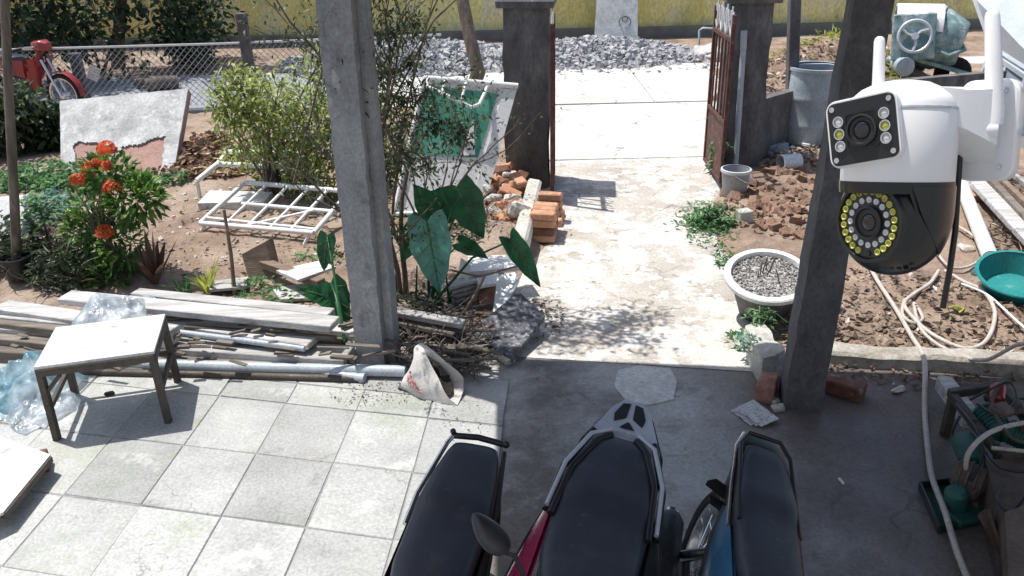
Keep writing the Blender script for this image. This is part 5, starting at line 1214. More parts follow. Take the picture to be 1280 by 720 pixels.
hose([gz(1082, 336, .09), gz(1095, 368), gz(1118, 400), gz(1138, 430), gz(1150, 452, .1), gz(1153, 475, .12), gz(1156, 510, .015), gz(1160, 560, .015), gz(1165, 600, .05), gz(1178, 650, .09), gz(1195, 690, .05), gz(1215, 735, .02)], .014, 'beige hose running from the bed over the kerb and down past the pump')
hose([gz(1172, 345), gz(1160, 366), gz(1140, 380), gz(1128, 392), gz(1140, 408), gz(1165, 425), gz(1205, 443), gz(1232, 432), gz(1240, 405), gz(1225, 378), gz(1205, 362), gz(1180, 345)], .013, 'beige hose looping in a wide ring on the right bed')
hose([gz(1128, 386), gz(1126, 405), gz(1140, 414), gz(1152, 404), gz(1140, 392), gz(1150, 420), gz(1180, 444), gz(1225, 466, .12), gz(1262, 482, .3), gz(1300, 510, .4)], .011, 'pale hose leaving the coil and crossing the kerb to the pump')
hose([gz(1168, 318), gz(1185, 340), gz(1210, 338), gz(1228, 322), gz(1215, 300), gz(1190, 285)], .010, 'thin beige hose curling beside the white pipe')
hose([gz(1200, 365), gz(1230, 385), gz(1262, 412), gz(1300, 440)], .008, 'thin white hose trailing below the teal basin', m_wpvc)
mb = MB(); p = Z(G(1197, 405), .02)
for k in range(5): mb.leaf(p + V((U(-.02, .02), U(-.02, .02), .01)), rdir(0, .5), V((0, 0, 1)), .07, .04, .2, 3)
single('yellow_leaf', mb, m_yel, 'bright yellow leaf on the right bed inside the hose ring', 'leaf', recalc=False)
rod('stake', [Z(G(1043, 425), -.03), AT(1046, 392, 4.55)], .008, m_rust, 'short rusty stake beside the right post', 'stake')

# ------------------------------------------------------------------ concrete mixer
def mixer():
    c = V((6.0, 12.3, -.02)); t = thing('concrete_mixer', 'old teal concrete mixer with a tilted drum and a flywheel beyond the right post', 'mixer', c)
    Y = 12.2
    dc = AT(1168, 48, Y); ax = V((.62, -.35, -.12)).normalized(); m = ax.to_track_quat('Z', 'Y').to_matrix()
    mb = MB(); mb.lathe([(.0, -.52), (.2, -.52), (.36, -.34), (.42, -.1), (.42, .08), (.3, .36), (.27, .38), (.25, .36), (.38, .06), (.38, -.1), (.0, -.4)], 28, dc, m); build('drum', mb, m_mteal, t, 40)
    mb = MB(); mb.lathe([(.0, .16), (.32, .16), (.335, .2), (.0, .19)], 24, dc, m); build('drum_inside', mb, m_mdark, t, 40)
    mb = MB(); mb.lathe([(.42, -.06), (.455, -.06), (.455, .02), (.42, .02)], 28, dc, m); build('ring_gear', mb, m_mteal, t, 40)
    # flywheel plate on the left
    hc = AT(1142, 46, Y - .35); nn = V((-.25, -1, .25)).normalized(); mh = nn.to_track_quat('Z', 'Y').to_matrix()
    mb = MB(); mb.box(hc, (.56, .62, .05), mh @ Matrix.Rotation(R(4), 3, 'Z'), .02); build('guard_plate', mb, m_mteal, t)
    mb = MB(); R_ = .21
    mb.tube([hc + mh @ V((R_ * cos(a), R_ * sin(a), .07)) for a in [2 * pi * k / 24 for k in range(25)]], .022, 7)
    for k in range(3): a = 2 * pi * k / 3 + .5; mb.tube([hc + mh @ V((0, 0, .06)), hc + mh @ V((R_ * .5 * cos(a + .25), R_ * .5 * sin(a + .25), .07)), hc + mh @ V((R_ * cos(a), R_ * sin(a), .07))], .02, 6)
    mb.lathe([(.0, .03), (.05, .03), (.05, .1), (.0, .1)], 12, hc, mh); build('flywheel', mb, m_sheetp, t, 50)
    mb = MB(); hd = AT(1150, 12, Y); mb.lathe([(.3, -.3), (.33, -.3), (.33, .3), (.3, .3)], 16, hd + V((0, 0, -.25)), rotm((0, R(90), R(-20))), R(90), R(270)); build('hood', mb, m_wpanel, t, 40)
    mb = MB(); mb.tube([AT(1163, 60, Y - .35), AT(1185, 70, Y - .5), AT(1206, 62, Y - .4), AT(1200, 52, Y - .3)], .03, 8); build('discharge_lip', mb, m_mteal, t, 60)
    mb = MB(); e = AT(1124, 82, Y - .2); mb.box((e.x, e.y, e.z), (.3, .3, .24), (0, 0, .3), .03); mb.lathe([(.0, -.16), (.11, -.16), (.13, -.1), (.13, .1), (.0, .12)], 14, V((e.x - .05, e.y - .2, e.z + .03)), rotm((R(90), 0, 0))); build('engine', mb, m_drum, t, 40)
    for x0, x1 in ((1108, 1130), (1150, 1140), (1205, 1190), (1185, 1178)):
        mb = MB(); a = G(x0, 103, 0); a.y = min(a.y, 12.5); b = AT(x1, 60, Y); mb.beam(V((b.x + (a.x - b.x) * .5, Y + (.3 if x0 in (1150, 1185) else -.25), -.02)), b, .07, .07, .006); build('leg', mb, m_dsteel, t)
    mb = MB(); mb.beam(AT(1098, 92, 11.8), AT(1215, 108, 11.7), .08, .08, .006); build('chassis_rail', mb, m_dsteel, t)
    mb = MB(); mb.beam(AT(1140, 72, 12.0), AT(1210, 92, 11.9), .3, .05, .006); build('chassis_plate', mb, m_mteal, t)
    for px in (1118, 1192):
        mb = MB(); w0 = AT(px, 96, 12.0); w0.z = .2; mb.lathe([(.08, -.05), (.2, -.05), (.22, -.02), (.22, .02), (.2, .05), (.08, .05)], 20, w0, rotm((R(90), 0, R(-12)))); build('road_wheel', mb, m_tyre, t, 40)
mixer()
t = thing('metal_cabinet', 'pale metal sheet over a row of framed panes at the upper right corner', 'cabinet', V((6.0, 8.8, 0)))
P0, P1, P2, P3 = AT(1213, 108, 11.2), AT(1235, 62, 10.2), AT(1300, 120, 8.2), AT(1300, 260, 8.0)
def q(a, b): return AT(1238, 65, 10.3).lerp(AT(1340, 135, 8.0), a) * (1 - b) + AT(1205, 150, 10.3).lerp(AT(1300, 250, 8.0), a) * b
mb = MB(); s_ = [AT(1212, -10, 11.0), AT(1330, -10, 9.4), AT(1345, 128, 8.0), AT(1236, 58, 10.3)]; mb.prism(s_, (.03, .03, -.02)); build('cover_sheet', mb, m_sheetp, t)
mb = MB()
for b in (0, 1): mb.beam(q(0, b), q(1, b), .05, .06, .005)
for a in (0, .25, .5, .75, 1): mb.beam(q(a, 0), q(a, 1), .04, .05, .004)
for a in (0.02, .98): p = q(a, 1); mb.beam(p, V((p.x, p.y, -.05)), .05, .05, .004)
build('cabinet_frame', mb, m_sheetp, t)
for k in range(4):
    mb = MB(); a0, a1 = k / 4 + .02, (k + 1) / 4 - .02; n = (q(1, 0) - q(0, 0)).cross(q(0, 1) - q(0, 0)).normalized(); mb.prism([q(a0, .06), q(a1, .06), q(a1, .94), q(a0, .94)], n * .008); build('pane', mb, m_pane, t)
for k in range(5):
    b = .12 + .04 * k; mb = MB(); mb.beam(q(.02, .0) + V((0, -.04, -.03 - .022 * k)), q(.98, .0) + V((0, -.04, -.03 - .022 * k)), .012, .012, .001); build('louvre', mb, m_pane, t)
# ================================================================== MOTORBIKES (local: +y towards the tail, origin on the ground under the seat)
def ringx(hw, zc, th, y, n=18, e=.55):
    q = []
    for k in range(n):
        a = 2 * pi * k / n; ca, sa = cos(a), sin(a)
        q.append(V((hw * abs(ca) ** e * (1 if ca >= 0 else -1), y, zc + th * abs(sa) ** e * (1 if sa >= 0 else -1))))
    return q
def spline(tab, t):
    for (a, *va), (b, *vb) in zip(tab, tab[1:]):
        if t <= b:
            k = sm(a, b, t) if False else (t - a) / (b - a); return [x + (y - x) * k for x, y in zip(va, vb)]
    return list(tab[-1][1:])
def loftx(tab, n=22, e=.55):
    y0, y1 = tab[0][0], tab[-1][0]; rg = []
    for i in range(n + 1):
        y = y0 + (y1 - y0) * i / n; hw, zc, th = spline(tab, y); rg.append(ringx(hw, zc, th, y, e=e))
    mb = MB(); mb.loft(rg); return mb
def wheel(t, name, y, r, wd):
    mb = MB(); m = rotm((0, R(90), 0)); c = V((0, y, r))
    mb.lathe([(r - .055, -wd * .4), (r - .03, -wd * .5), (r - .01, -wd * .36), (r, 0), (r - .01, wd * .36), (r - .03, wd * .5), (r - .055, wd * .4), (r - .055, -wd * .4)], 36, c, m); o = build(name, mb, m_tyre, t, 40)
    mb = MB(); mb.lathe([(r - .052, -wd * .36), (r - .075, -wd * .3), (r - .07, 0), (r - .075, wd * .3), (r - .052, wd * .36)], 36, c, m); mb.lathe([(.0, -.05), (.045, -.05), (.045, .05), (.0, .05)], 16, c, m); build('rim', mb, m_chrome, o, 40)
    mb = MB()
    for k in range(24):
        a = 2 * pi * k / 24; s = 1 if k % 2 else -1; b = a + .35 * (1 if (k // 2) % 2 else -1)
        mb.tube([c + m @ V((.042 * cos(b), .042 * sin(b), .035 * s)), c + m @ V(((r - .07) * cos(a), (r - .07) * sin(a), 0))], .0022, 4, False)
    build('spokes', mb, m_chrome, o)
    return o
def bike(name, label, kind, loc, yaw, group, lean=0, mirror=None):
    t = thing(name, label, 'motorbike', (0, 0, 0), group)
    paint = {1: m_blk, 2: m_magenta, 3: m_bluep, 4: m_redp}[kind]
    hs = {1: .122, 2: .152, 3: .105, 4: .12}[kind]
    tl = {1: .36, 2: .37, 3: .33, 4: .36}[kind]
    ht = {1: .078, 2: .085, 3: .062, 4: .07}[kind]
    # seat: humped, two-level
    mb = loftx([(-.44, .05, .735, .03), (-.40, hs * .62, .74, .045), (-.2, hs * .95, .745, .055), (-.02, hs, .752, .055), (.06, hs * .99, .772, .055), (.2, hs * .88, .785, .05), (tl - .06, ht * 1.15, .797, .045), (tl - .015, ht, .80, .035), (tl, ht * .8, .80, .02)], 34, .5)
    build('seat', mb, m_seat, t, 50)
    # piping seam across the seat between rider and pillion
    mb = MB(); mb.tube([V((hs * 1.0 * cos(a), .02 + .05 * sin(a), .756 + .055 * max(0, sin(a)) ** .5)) for a in [pi * k / 14 for k in range(15)]], .0035, 5); build('seat_seam', mb, m_seat2, t, 60)
    # side body under the seat
    mb = loftx([(-.42, .07, .62, .12), (-.2, hs * .98, .64, .1), (0, hs * 1.04, .66, .085), (.2, hs * .97, .70, .07), (tl - .03, ht * 1.25, .735, .045), (tl + .05, ht * .8, .75, .03)], 20, .6)
    build('body_cowl', mb, m_blk if kind != 4 else m_redp, t, 50)
    # coloured side panels, flaring out below the seat
    fl = {1: .02, 2: .10, 3: .06, 4: .02}[kind]; y1 = {1: .05, 2: .10, 3: .06, 4: .05}[kind]
    for s in (-1, 1):
        def fp(a, b):
            y = -.42 + (y1 + .42) * a; tp = (1 - a) ** .6 if a < 1 else 0; k = hs * (1.0 + .04 * a) * (1.0 if kind == 2 else min(1, .55 + 1.6 * (a if a < .4 else .4)))
            return V((s * (k + fl * tp * sin(.5 * pi * b) + .004), y, .765 - .03 * (1 - a) - (.03 + (.13 if kind == 2 else .21) * tp) * b))
        mb = MB(); mb.grid(14, 7, fp); mb.grid(14, 7, lambda a, b: fp(a, b) - V((s * .012, 0, .004))); build('side_panel', mb, m_blk if (kind == 2 and s > 0) else paint, t, 50)
        mb = MB(); mb.tube([fp(a / 8, 1.0) for a in range(9)], .009, 6); build('panel_edge', mb, m_blk, t, 60)
    # grab rail
    if kind in (1, 4):
        w0 = ht + .022
        mb = MB(); mb.tube([V((-hs - .012, -.02, .76)), V((-hs - .01, .1, .785)), V((-w0, tl - .02, .82)), V((-w0 + .015, tl + .012, .835))], .0085, 8); build('grab_rail', mb, m_chrome, t, 60)
        mb = MB(); mb.tube([V((-w0 + .008, tl + .01, .832)), V((0, tl + .016, .838)), V((w0 - .008, tl + .01, .832))], .011, 8); mb.ball(V((w0, tl + .004, .838)), .014); mb.ball(V((-w0 + .01, tl + .016, .845)), .011); build('rear_bar', mb, m_blk, t, 60)
        mb = MB(); mb.tube([V((hs + .01, -.02, .76)), V((hs + .008, .1, .785)), V((w0, tl - .02, .82))], .0085, 8); build('grab_rail', mb, m_blk, t, 60)
        mb = loftx([(tl + .0, .06, .74, .03), (tl + .07, .05, .72, .03), (tl + .09, .03, .715, .02)], 6); build('tail_light', mb, m_redp, t, 50)
    if kind == 2:
        # silver tail piece: a tapered bridge with two dark windows
        def top(x, y): return V((x, y, .835 + .025 * (y - tl + .02) / .2))
        wA, wB = ht + .045, .042
        o0, o1 = tl - .05, tl + .185
        outl = [(-wA - .012, o0 - .13), (-wA, o0), (-wB - .03, o1 - .06), (-wB + .008, o1), (wB - .008, o1), (wB + .03, o1 - .06), (wA, o0), (wA + .012, o0 - .13)]
        inn = [(-wA + .022, o0 - .13), (-wA + .028, o0 - .01), (-ht * .72, o0 + .045), (-ht * .3, o0 + .062), (ht * .3, o0 + .062), (ht * .72, o0 + .045), (wA - .028, o0 - .01), (wA - .022, o0 - .13)]
        def frame(outer, inner, th, nm, mat, dz=0):
            mb = MB(); n = len(outer); vs = [top(*p) + V((0, 0, dz)) for p in outer] + [top(*p) + V((0, 0, dz)) for p in inner] + [top(*p) - V((0, 0, th)) for p in outer] + [top(*p) - V((0, 0, th)) for p in inner]; fs = []
            for i in range(n - 1): fs += [(i, i + 1, n + i + 1, n + i), (2 * n + i, 3 * n + i, 3 * n + i + 1, 2 * n + i + 1), (i, 2 * n + i, 2 * n + i + 1, i + 1), (n + i, n + i + 1, 3 * n + i + 1, 3 * n + i)]
            fs += [(0, n, 3 * n, 2 * n), (n - 1, 3 * n - 1, 4 * n - 1, 2 * n - 1)]; mb.add(vs, fs); return build(nm, mb, mat, t, 30)
        frame(outl, inn, .04, 'tail_bridge', m_silver)
        for s in (-1, 1):
            mb = MB(); q = [(s * .008, o1 - .02), (s * .036, o1 - .028), (s * .056, o1 - .09), (s * .05, o1 - .13), (s * .012, o1 - .10)]
            mb.prism([top(*p) + V((0, 0, .0015)) for p in q], (0, 0, .002)); build('tail_window', mb, m_blk, t)
            mb = MB(); mb.tube([top(s * (wB - .005), o1 + .004) - V((0, 0, .02)), top(s * (wB + .034), o1 - .06) - V((0, 0, .02)), top(s * (wA + .006), o0) - V((0, 0, .02)), top(s * (wA + .016), o0 - .13) - V((0, 0, .02))], .008, 6); build('tail_edge', mb, m_blk, t, 60)
        mb = MB(); q = [(-.004, o1 - .125), (.004, o1 - .125), (.026, o1 - .158), (-.026, o1 - .158)]; mb.prism([top(*p) + V((0, 0, .0042)) for p in q], (0, 0, .002)); build('tail_window', mb, m_blk, t)
        for s in (-1, 1):
            mb = MB(); mb.tube([V((s * (ht * .5), o0 + .035, .838)), V((s * (ht * .98), o0 - .015, .838)), V((s * hs * .9, o0 - .17, .822)), V((s * hs * 1.0, -.06, .79))], .011, 8); build('seat_border', mb, m_blk, t, 60)
            mb = MB(); mb.tube([V((s * (ht * .55), o0 + .055, .846)), V((s * (ht + .024), o0 + .0, .846)), V((s * (hs * .93 + .018), o0 - .16, .826)), V((s * (hs + .02), -.02, .785))], .008, 8); build('seat_trim', mb, m_silver, t, 60)
            mb = MB(); mb.tube([V((s * (ht + .02), o0 + .03, .842)), V((s * (hs * .95 + .02), o0 - .17, .81)), V((s * (hs + .022), -.02, .765))], .012, 8); build('lower_trim', mb, m_blk, t, 60)
        mb = loftx([(o0 - .1, wA - .012, .775, .045), (o0 + .1, .07, .79, .03), (o1 - .01, .045, .81, .02)], 10); build('tail_cowl', mb, m_silver, t, 50)
    if kind == 3:
        mb = loftx([(-.05, hs * 1.12, .735, .035), (.12, hs * 1.06, .76, .035), (tl - .02, ht * 1.5, .79, .03), (tl + .06, ht * 1.2, .80, .024), (tl + .085, ht * .7, .80, .015)], 14); build('tail_cowl', mb, m_blk, t, 50)
        mb = MB(); mb.tube([V((-hs * 1.12, -.05, .755)), V((-hs * 1.05, .12, .785)), V((-ht * 1.48, tl - .02, .81)), V((-ht * 1.0, tl + .06, .818))], .006, 6); build('side_trim', mb, m_chrome, t, 60)
        mb = MB(); mb.tube([V((hs * .9, -.05, .79)), V((ht * 1.42, tl - .04, .835)), V((ht * .9, tl + .03, .845)), V((-ht * .9, tl + .03, .845)), V((-ht * 1.42, tl - .04, .835)), V((-hs * .9, -.05, .79))], .008, 8); build('grab_rail', mb, m_blk, t, 60)
        for s in (-1,):
            mb = MB(); mb.prism([V((s * .085, tl - .145, .70)), V((s * .135, tl - .13, .71)), V((s * .165, tl - .15, .705)), V((s * .085, tl - .18, .69))], (0, 0, .02)); mb.prism([V((s * .085, tl - .19, .675)), V((s * .15, tl - .185, .685)), V((s * .145, tl - .205, .68)), V((s * .085, tl - .225, .67))], (0, 0, .015)); build('turn_signal', mb, m_blk, t)
    # running gear
    wheel(t, 'rear_wheel', .30 if kind != 2 else .34, .285, .085); wheel(t, 'front_wheel', -.93, .285, .075)
    ay = .30 if kind != 2 else .34
    mb = MB(); m = rotm((0, R(90), 0)); mb.lathe([(.315, -.06), (.325, -.055), (.33, 0), (.325, .055), (.315, .06)], 16, V((0, ay, .285)), m, R(75), R(195)); (build('rear_fender', mb, m_blk, t, 50) if kind != 3 else None)
    xs_ = -1
    mb = MB(); ex = -.165 if kind == 3 else -.14
    mb.tube([V((ex * .6, -.35, .22)), V((ex, -.1, .25)), V((ex, .02, .28))], .018, 8); mb.tube([V((ex, .0, .275)), V((ex, .03, .28)), V((ex, .36, .37)), V((ex, .39, .378))], [.03, .048, .05, .036], 14); build('exhaust', mb, m_exh, t, 50)
    mb = MB(); mb.tube([V((ex, .385, .377)), V((ex, .41, .384))], .026, 10); build('exhaust_tip', mb, m_chrome, t, 50)
    for s in (-1, 1):
        mb = MB(); mb.tube([V((s * .09, .0, .60)), V((s * .1, ay - .03, .31))], .022, 9); build('shock_absorber', mb, m_chrome, t, 60)
        mb = MB(); mb.beam(V((s * .08, -.1, .28)), V((s * .08, ay, .285)), .03, .05, .004); build('swing_arm', mb, m_blk, t)
        mb = MB(); mb.tube([V((s * .1, -.2, .3)), V((s * .3, -.21, .3))], .016, 7); build('footpeg', mb, m_blk, t, 60)
        mb = MB(); mb.tube([V((s * .055, -.72, .75)), V((s * .06, -.93, .285))], .02, 8); build('fork_leg', mb, m_chrome, t, 60)
    mb = MB(); mb.lathe([(.0, -.11), (.1, -.11), (.12, -.06), (.12, .06), (.1, .11), (.0, .11)], 14, V((0, -.25, .32)), rotm((0, R(90), 0))); mb.beam(V((0, -.55, .33)), V((0, -.2, .36)), .14, .14, .02); build('engine', mb, m_exh, t, 40)
    mb = loftx([(-.66, .06, .70, .14), (-.5, .07, .5, .1), (-.3, .06, .55, .08)], 10); build('frame_cover', mb, paint, t, 50)
    for s in (-1, 1):
        mb = MB(); mb.grid(6, 8, lambda a, b: V((s * (.05 + .17 * a * (.6 + .4 * b)), -.60 - .10 * b + .05 * a * a, .32 + .46 * b))); mb.grid(6, 8, lambda a, b: V((s * (.05 + .17 * a * (.6 + .4 * b)), -.615 - .10 * b + .05 * a * a, .32 + .46 * b))); build('leg_shield', mb, paint, t, 50)
    mb = MB(); mb.lathe([(.31, -.05), (.32, 0), (.31, .05)], 14, V((0, -.93, .285)), m, R(150), R(270)); build('front_fender', mb, paint, t, 50)
    mb = loftx([(-.86, .05, .92, .05), (-.78, .1, .93, .075), (-.66, .09, .93, .06), (-.6, .04, .93, .03)], 10); build('headlight_cowl', mb, paint, t, 50)
    hbz = .93
    mb = MB(); mb.tube([V((-.34, -.60, hbz - .02)), V((-.2, -.69, hbz)), V((0, -.74, hbz - .02)), V((.2, -.69, hbz)), V((.34, -.60, hbz - .02))], .012, 8); build('handlebar', mb, m_chrome, t, 60)
    for s in (-1, 1):
        mb = MB(); mb.tube([V((s * .25, -.657, hbz - .007)), V((s * .345, -.597, hbz - .021))], .019, 10); build('grip', mb, m_blk, t, 60)
    ln = R(lean); m3 = Matrix.Rotation(R(yaw), 3, 'Z') @ Matrix.Rotation(ln, 3, 'Y')
    off = Matrix.Rotation(R(yaw), 3, 'Z') @ V((-.76 * sin(ln), 0, .02 * abs(sin(ln))))
    t.location = V(loc) + off; t.rotation_euler = m3.to_euler(); M4 = Matrix.Translation(t.location) @ m3.to_4x4()
    if mirror:
        Mi = M4.inverted(); a, b, e, hb = [Mi @ p for p in mirror]
        mb = MB(); mb.tube([hb, hb.lerp(e, .5) + V((0, 0, .03)), e], .0065, 7); o = build('mirror_arm', mb, m_blk, None, 60); o.parent = t
        d = (b - a); L_ = d.length / 2; mm = d.normalized().to_track_quat('X', 'Z').to_matrix(); nn = Mi.to_3x3() @ (CAM - (mirror[0] + mirror[1]) / 2).normalized(); xx = d.normalized(); nn = (nn * .6 + V((0, 0, .6))); nn = (nn - xx * nn.dot(xx)).normalized(); yy = nn.cross(xx)
        mb = MB(); mb.ball((0, 0, 0), 1, 22, 12, (L_, .036, .014)); c = (a + b) / 2
        mb.v = [c + xx * v.x + yy * (v.y * (1 + .35 * v.x / L_)) + nn * v.z for v in mb.v]; o2 = build('mirror', mb, m_blk, None, 60); o2.parent = o
    return t
gp = 'motorbikes parked under the veranda'
bike('parked_motorbike', 'motorbike on the left under the veranda, with chrome rail along its seat', 1, (-.212, 2.04, 0), -12, gp, 5)
bike('parked_motorbike', 'motorbike in the middle with a silver tail piece and magenta side panel', 2, (.258, 2.055, 0), -17, gp, 8, [G(592, 641, 1.02), G(632, 693, 1.0), G(630, 690, .995), G(655, 722, .94)])
bike('parked_motorbike', 'motorbike on the right with a slim black tail, blue side panel and visible spoked wheel', 3, (.765, 2.05, 0), -11, gp, 17)
bike('parked_motorbike', 'red motorbike parked by the fence at the far upper left', 4, (-6.85, 11.7, 0), 72, None)
# ================================================================== WATER PUMP / ENGINE SET, lower right
def pump():
    t = thing('pump_engine', 'oily pump engine with green motors on a rail frame, lower right corner', 'engine', V((2.1, 3.0, 0)))
    def bar(a, za, b, zb, w_=.035, h_=.045, mat=m_dsteel, nm='rail'):
        mb = MB(); mb.beam(G(*a, za), G(*b, zb), w_, h_, .004); build(nm, mb, mat, t)
    bar((1190, 494), .24, (1252, 572), .24); bar((1248, 478), .26, (1310, 560), .26); bar((1186, 492), .25, (1258, 482), .26); bar((1250, 572), .24, (1310, 566), .25)
    for p in ((1192, 496), (1250, 570), (1250, 482)): q = G(*p, .23); mb = MB(); mb.beam(V((q.x, q.y, 0)), q, .04, .04, .003); build('leg', mb, m_dsteel, t)
    def cyl(a, za, b, zb, r, mat, nm, fins=0):
        p, q = G(*a, za), G(*b, zb); d = (q - p); L = d.length; m = d.normalized().to_track_quat('Z', 'Y').to_matrix(); mb = MB()
        pr = [(.0, 0), (r * .7, 0), (r, L * .12)]
        if fins:
            for k in range(fins): z = L * (.15 + .7 * k / fins); pr += [(r, z), (r * 1.1, z + .003), (r * 1.1, z + L * .3 / fins), (r, z + L * .34 / fins)]
        pr += [(r, L * .88), (r * .7, L), (.0, L)]
        mb.lathe(pr, 18, p, m); build(nm, mb, mat, t, 35)
    cyl((1228, 512), .25, (1252, 545), .22, .06, m_pgreen, 'motor', 6)
    cyl((1256, 536), .25, (1290, 552), .22, .055, m_pgreen, 'motor', 6)
    cyl((1203, 548), .2, (1218, 580), .2, .055, m_pgreen, 'pump_head')
    cyl((1192, 590), .16, (1236, 606), .16, .07, m_pbrown, 'pulley', 3)
    cyl((1196, 602), .13, (1226, 618), .12, .055, m_pbrown, 'coupling')
    cyl((1194, 640), .03, (1196, 612), .16, .048, m_pgreen, 'pump_base')
    mb = MB(); q = G(1204, 640, .05); mb.box((q.x, q.y, .045), (.15, .13, .03), (0, 0, .3), .008); build('foot_plate', mb, m_pgreen, t)
    cyl((1246, 502), .3, (1248, 482), .34, .035, m_redp, 'fuel_cap')
    mb = MB(); q = G(1250, 520, .33); mb.box((q.x, q.y, .36), (.1, .08, .05), (.1, .1, .5), .015); build('fuel_tank', mb, m_pbrown, t)
    for (x, y, z, s_) in ((1236, 496, .27, .05), (1270, 512, .3, .06), (1216, 530, .24, .045), (1284, 536, .3, .05), (1244, 560, .26, .045)):
        q = G(x, y, z); mb = MB(); mb.box((q.x, q.y, q.z), (s_, s_ * .8, s_ * .7), (U(-.3, .3), U(-.3, .3), U(0, 3)), .008, .003); mb.lathe([(.0, 0), (s_ * .3, 0), (s_ * .3, s_ * .7), (.0, s_ * .7)], 10, (q.x, q.y, q.z)); build('fitting', mb, m_dsteel if s_ < .05 else m_pbrown, t, 40)
    mb = MB(); a = [G(1232, 575, .24), G(1310, 570, .24), G(1320, 690, .24), G(1262, 690, .2)]; mb.prism(a, (0, 0, -.2)); build('engine_casing', mb, m_pbrown, t)
    mb = MB(); mb.prism([G(1222, 645, .2), G(1234, 640, .2), G(1262, 720, .06), G(1240, 676, .04)], (.01, .01, .012)); build('belt_guard', mb, m_rustsheet, t)
    mb = MB(); mb.prism([G(1256, 640, .3), G(1300, 625, .3), G(1310, 740, .3), G(1262, 740, .3)], (0, 0, -.08)); build('side_plate', mb, m_rustsheet, t)
    for k, (pts, r) in enumerate((([(1195, 505, .28), (1222, 540, .3), (1228, 575, .26), (1212, 600, .2)], .008), ([(1262, 470, .34), (1240, 500, .36), (1262, 545, .36), (1300, 556, .34)], .009), ([(1228, 560, .26), (1252, 585, .3), (1290, 590, .32)], .007), ([(1200, 520, .27), (1190, 545, .2), (1200, 575, .2)], .006), ([(1207, 590, .2), (1211, 566, .3), (1232, 544, .36), (1262, 532, .36), (1300, 526, .34)], .011), ([(1222, 505, .32), (1250, 520, .34), (1275, 498, .34), (1300, 512, .33)], .007), ([(1240, 560, .28), (1262, 562, .3), (1300, 566, .3)], .009), ([(1258, 604, .26), (1245, 622, .26), (1262, 640, .26), (1282, 620, .3)], .006), ([(1212, 500, .3), (1235, 488, .36), (1262, 478, .38), (1272, 500, .36), (1262, 520, .33)], .006))):
        P = [G(x, y, z) for x, y, z in pts]; out = []
        for i in range(len(P) - 1):
            p0, p1, p2, p3 = P[max(i - 1, 0)], P[i], P[i + 1], P[min(i + 2, len(P) - 1)]
            for j in range(6):
                s = j / 6; out.append(.5 * ((2 * p1) + (p2 - p0) * s + (2 * p0 - 5 * p1 + 4 * p2 - p3) * s * s + (3 * p1 - p0 - 3 * p2 + p3) * s ** 3))
        out.append(P[-1]); mb = MB(); mb.tube(out, r, 7); build('fuel_hose', mb, m_hose if k in (4, 6) else (m_dsteel if k == 1 else m_blk), t, 60)
pump()
mb = MB(); mb.beam(G(1180, 478, .11), G(1216, 528, .11), .085, .09, .012, .006); single('wood_block', mb, m_wood, 'grey wooden block under the corner of the pump engine', 'wood block')
t = thing('drip_tray', 'low metal drip tray under the green pump foot', 'tray', V((1.75, 2.75, 0)))
q = [G(1148, 612), G(1184, 608), G(1222, 658), G(1172, 668)]
mb = MB(); mb.prism(q, (0, 0, .008)); build('tray_floor', mb, m_pgreen, t)
mb = MB()
for k in range(4): mb.beam(q[k] + V((0, 0, .028)), q[(k + 1) % 4] + V((0, 0, .028)), .008, .04, .001)
build('tray_rim', mb, m_exh, t)

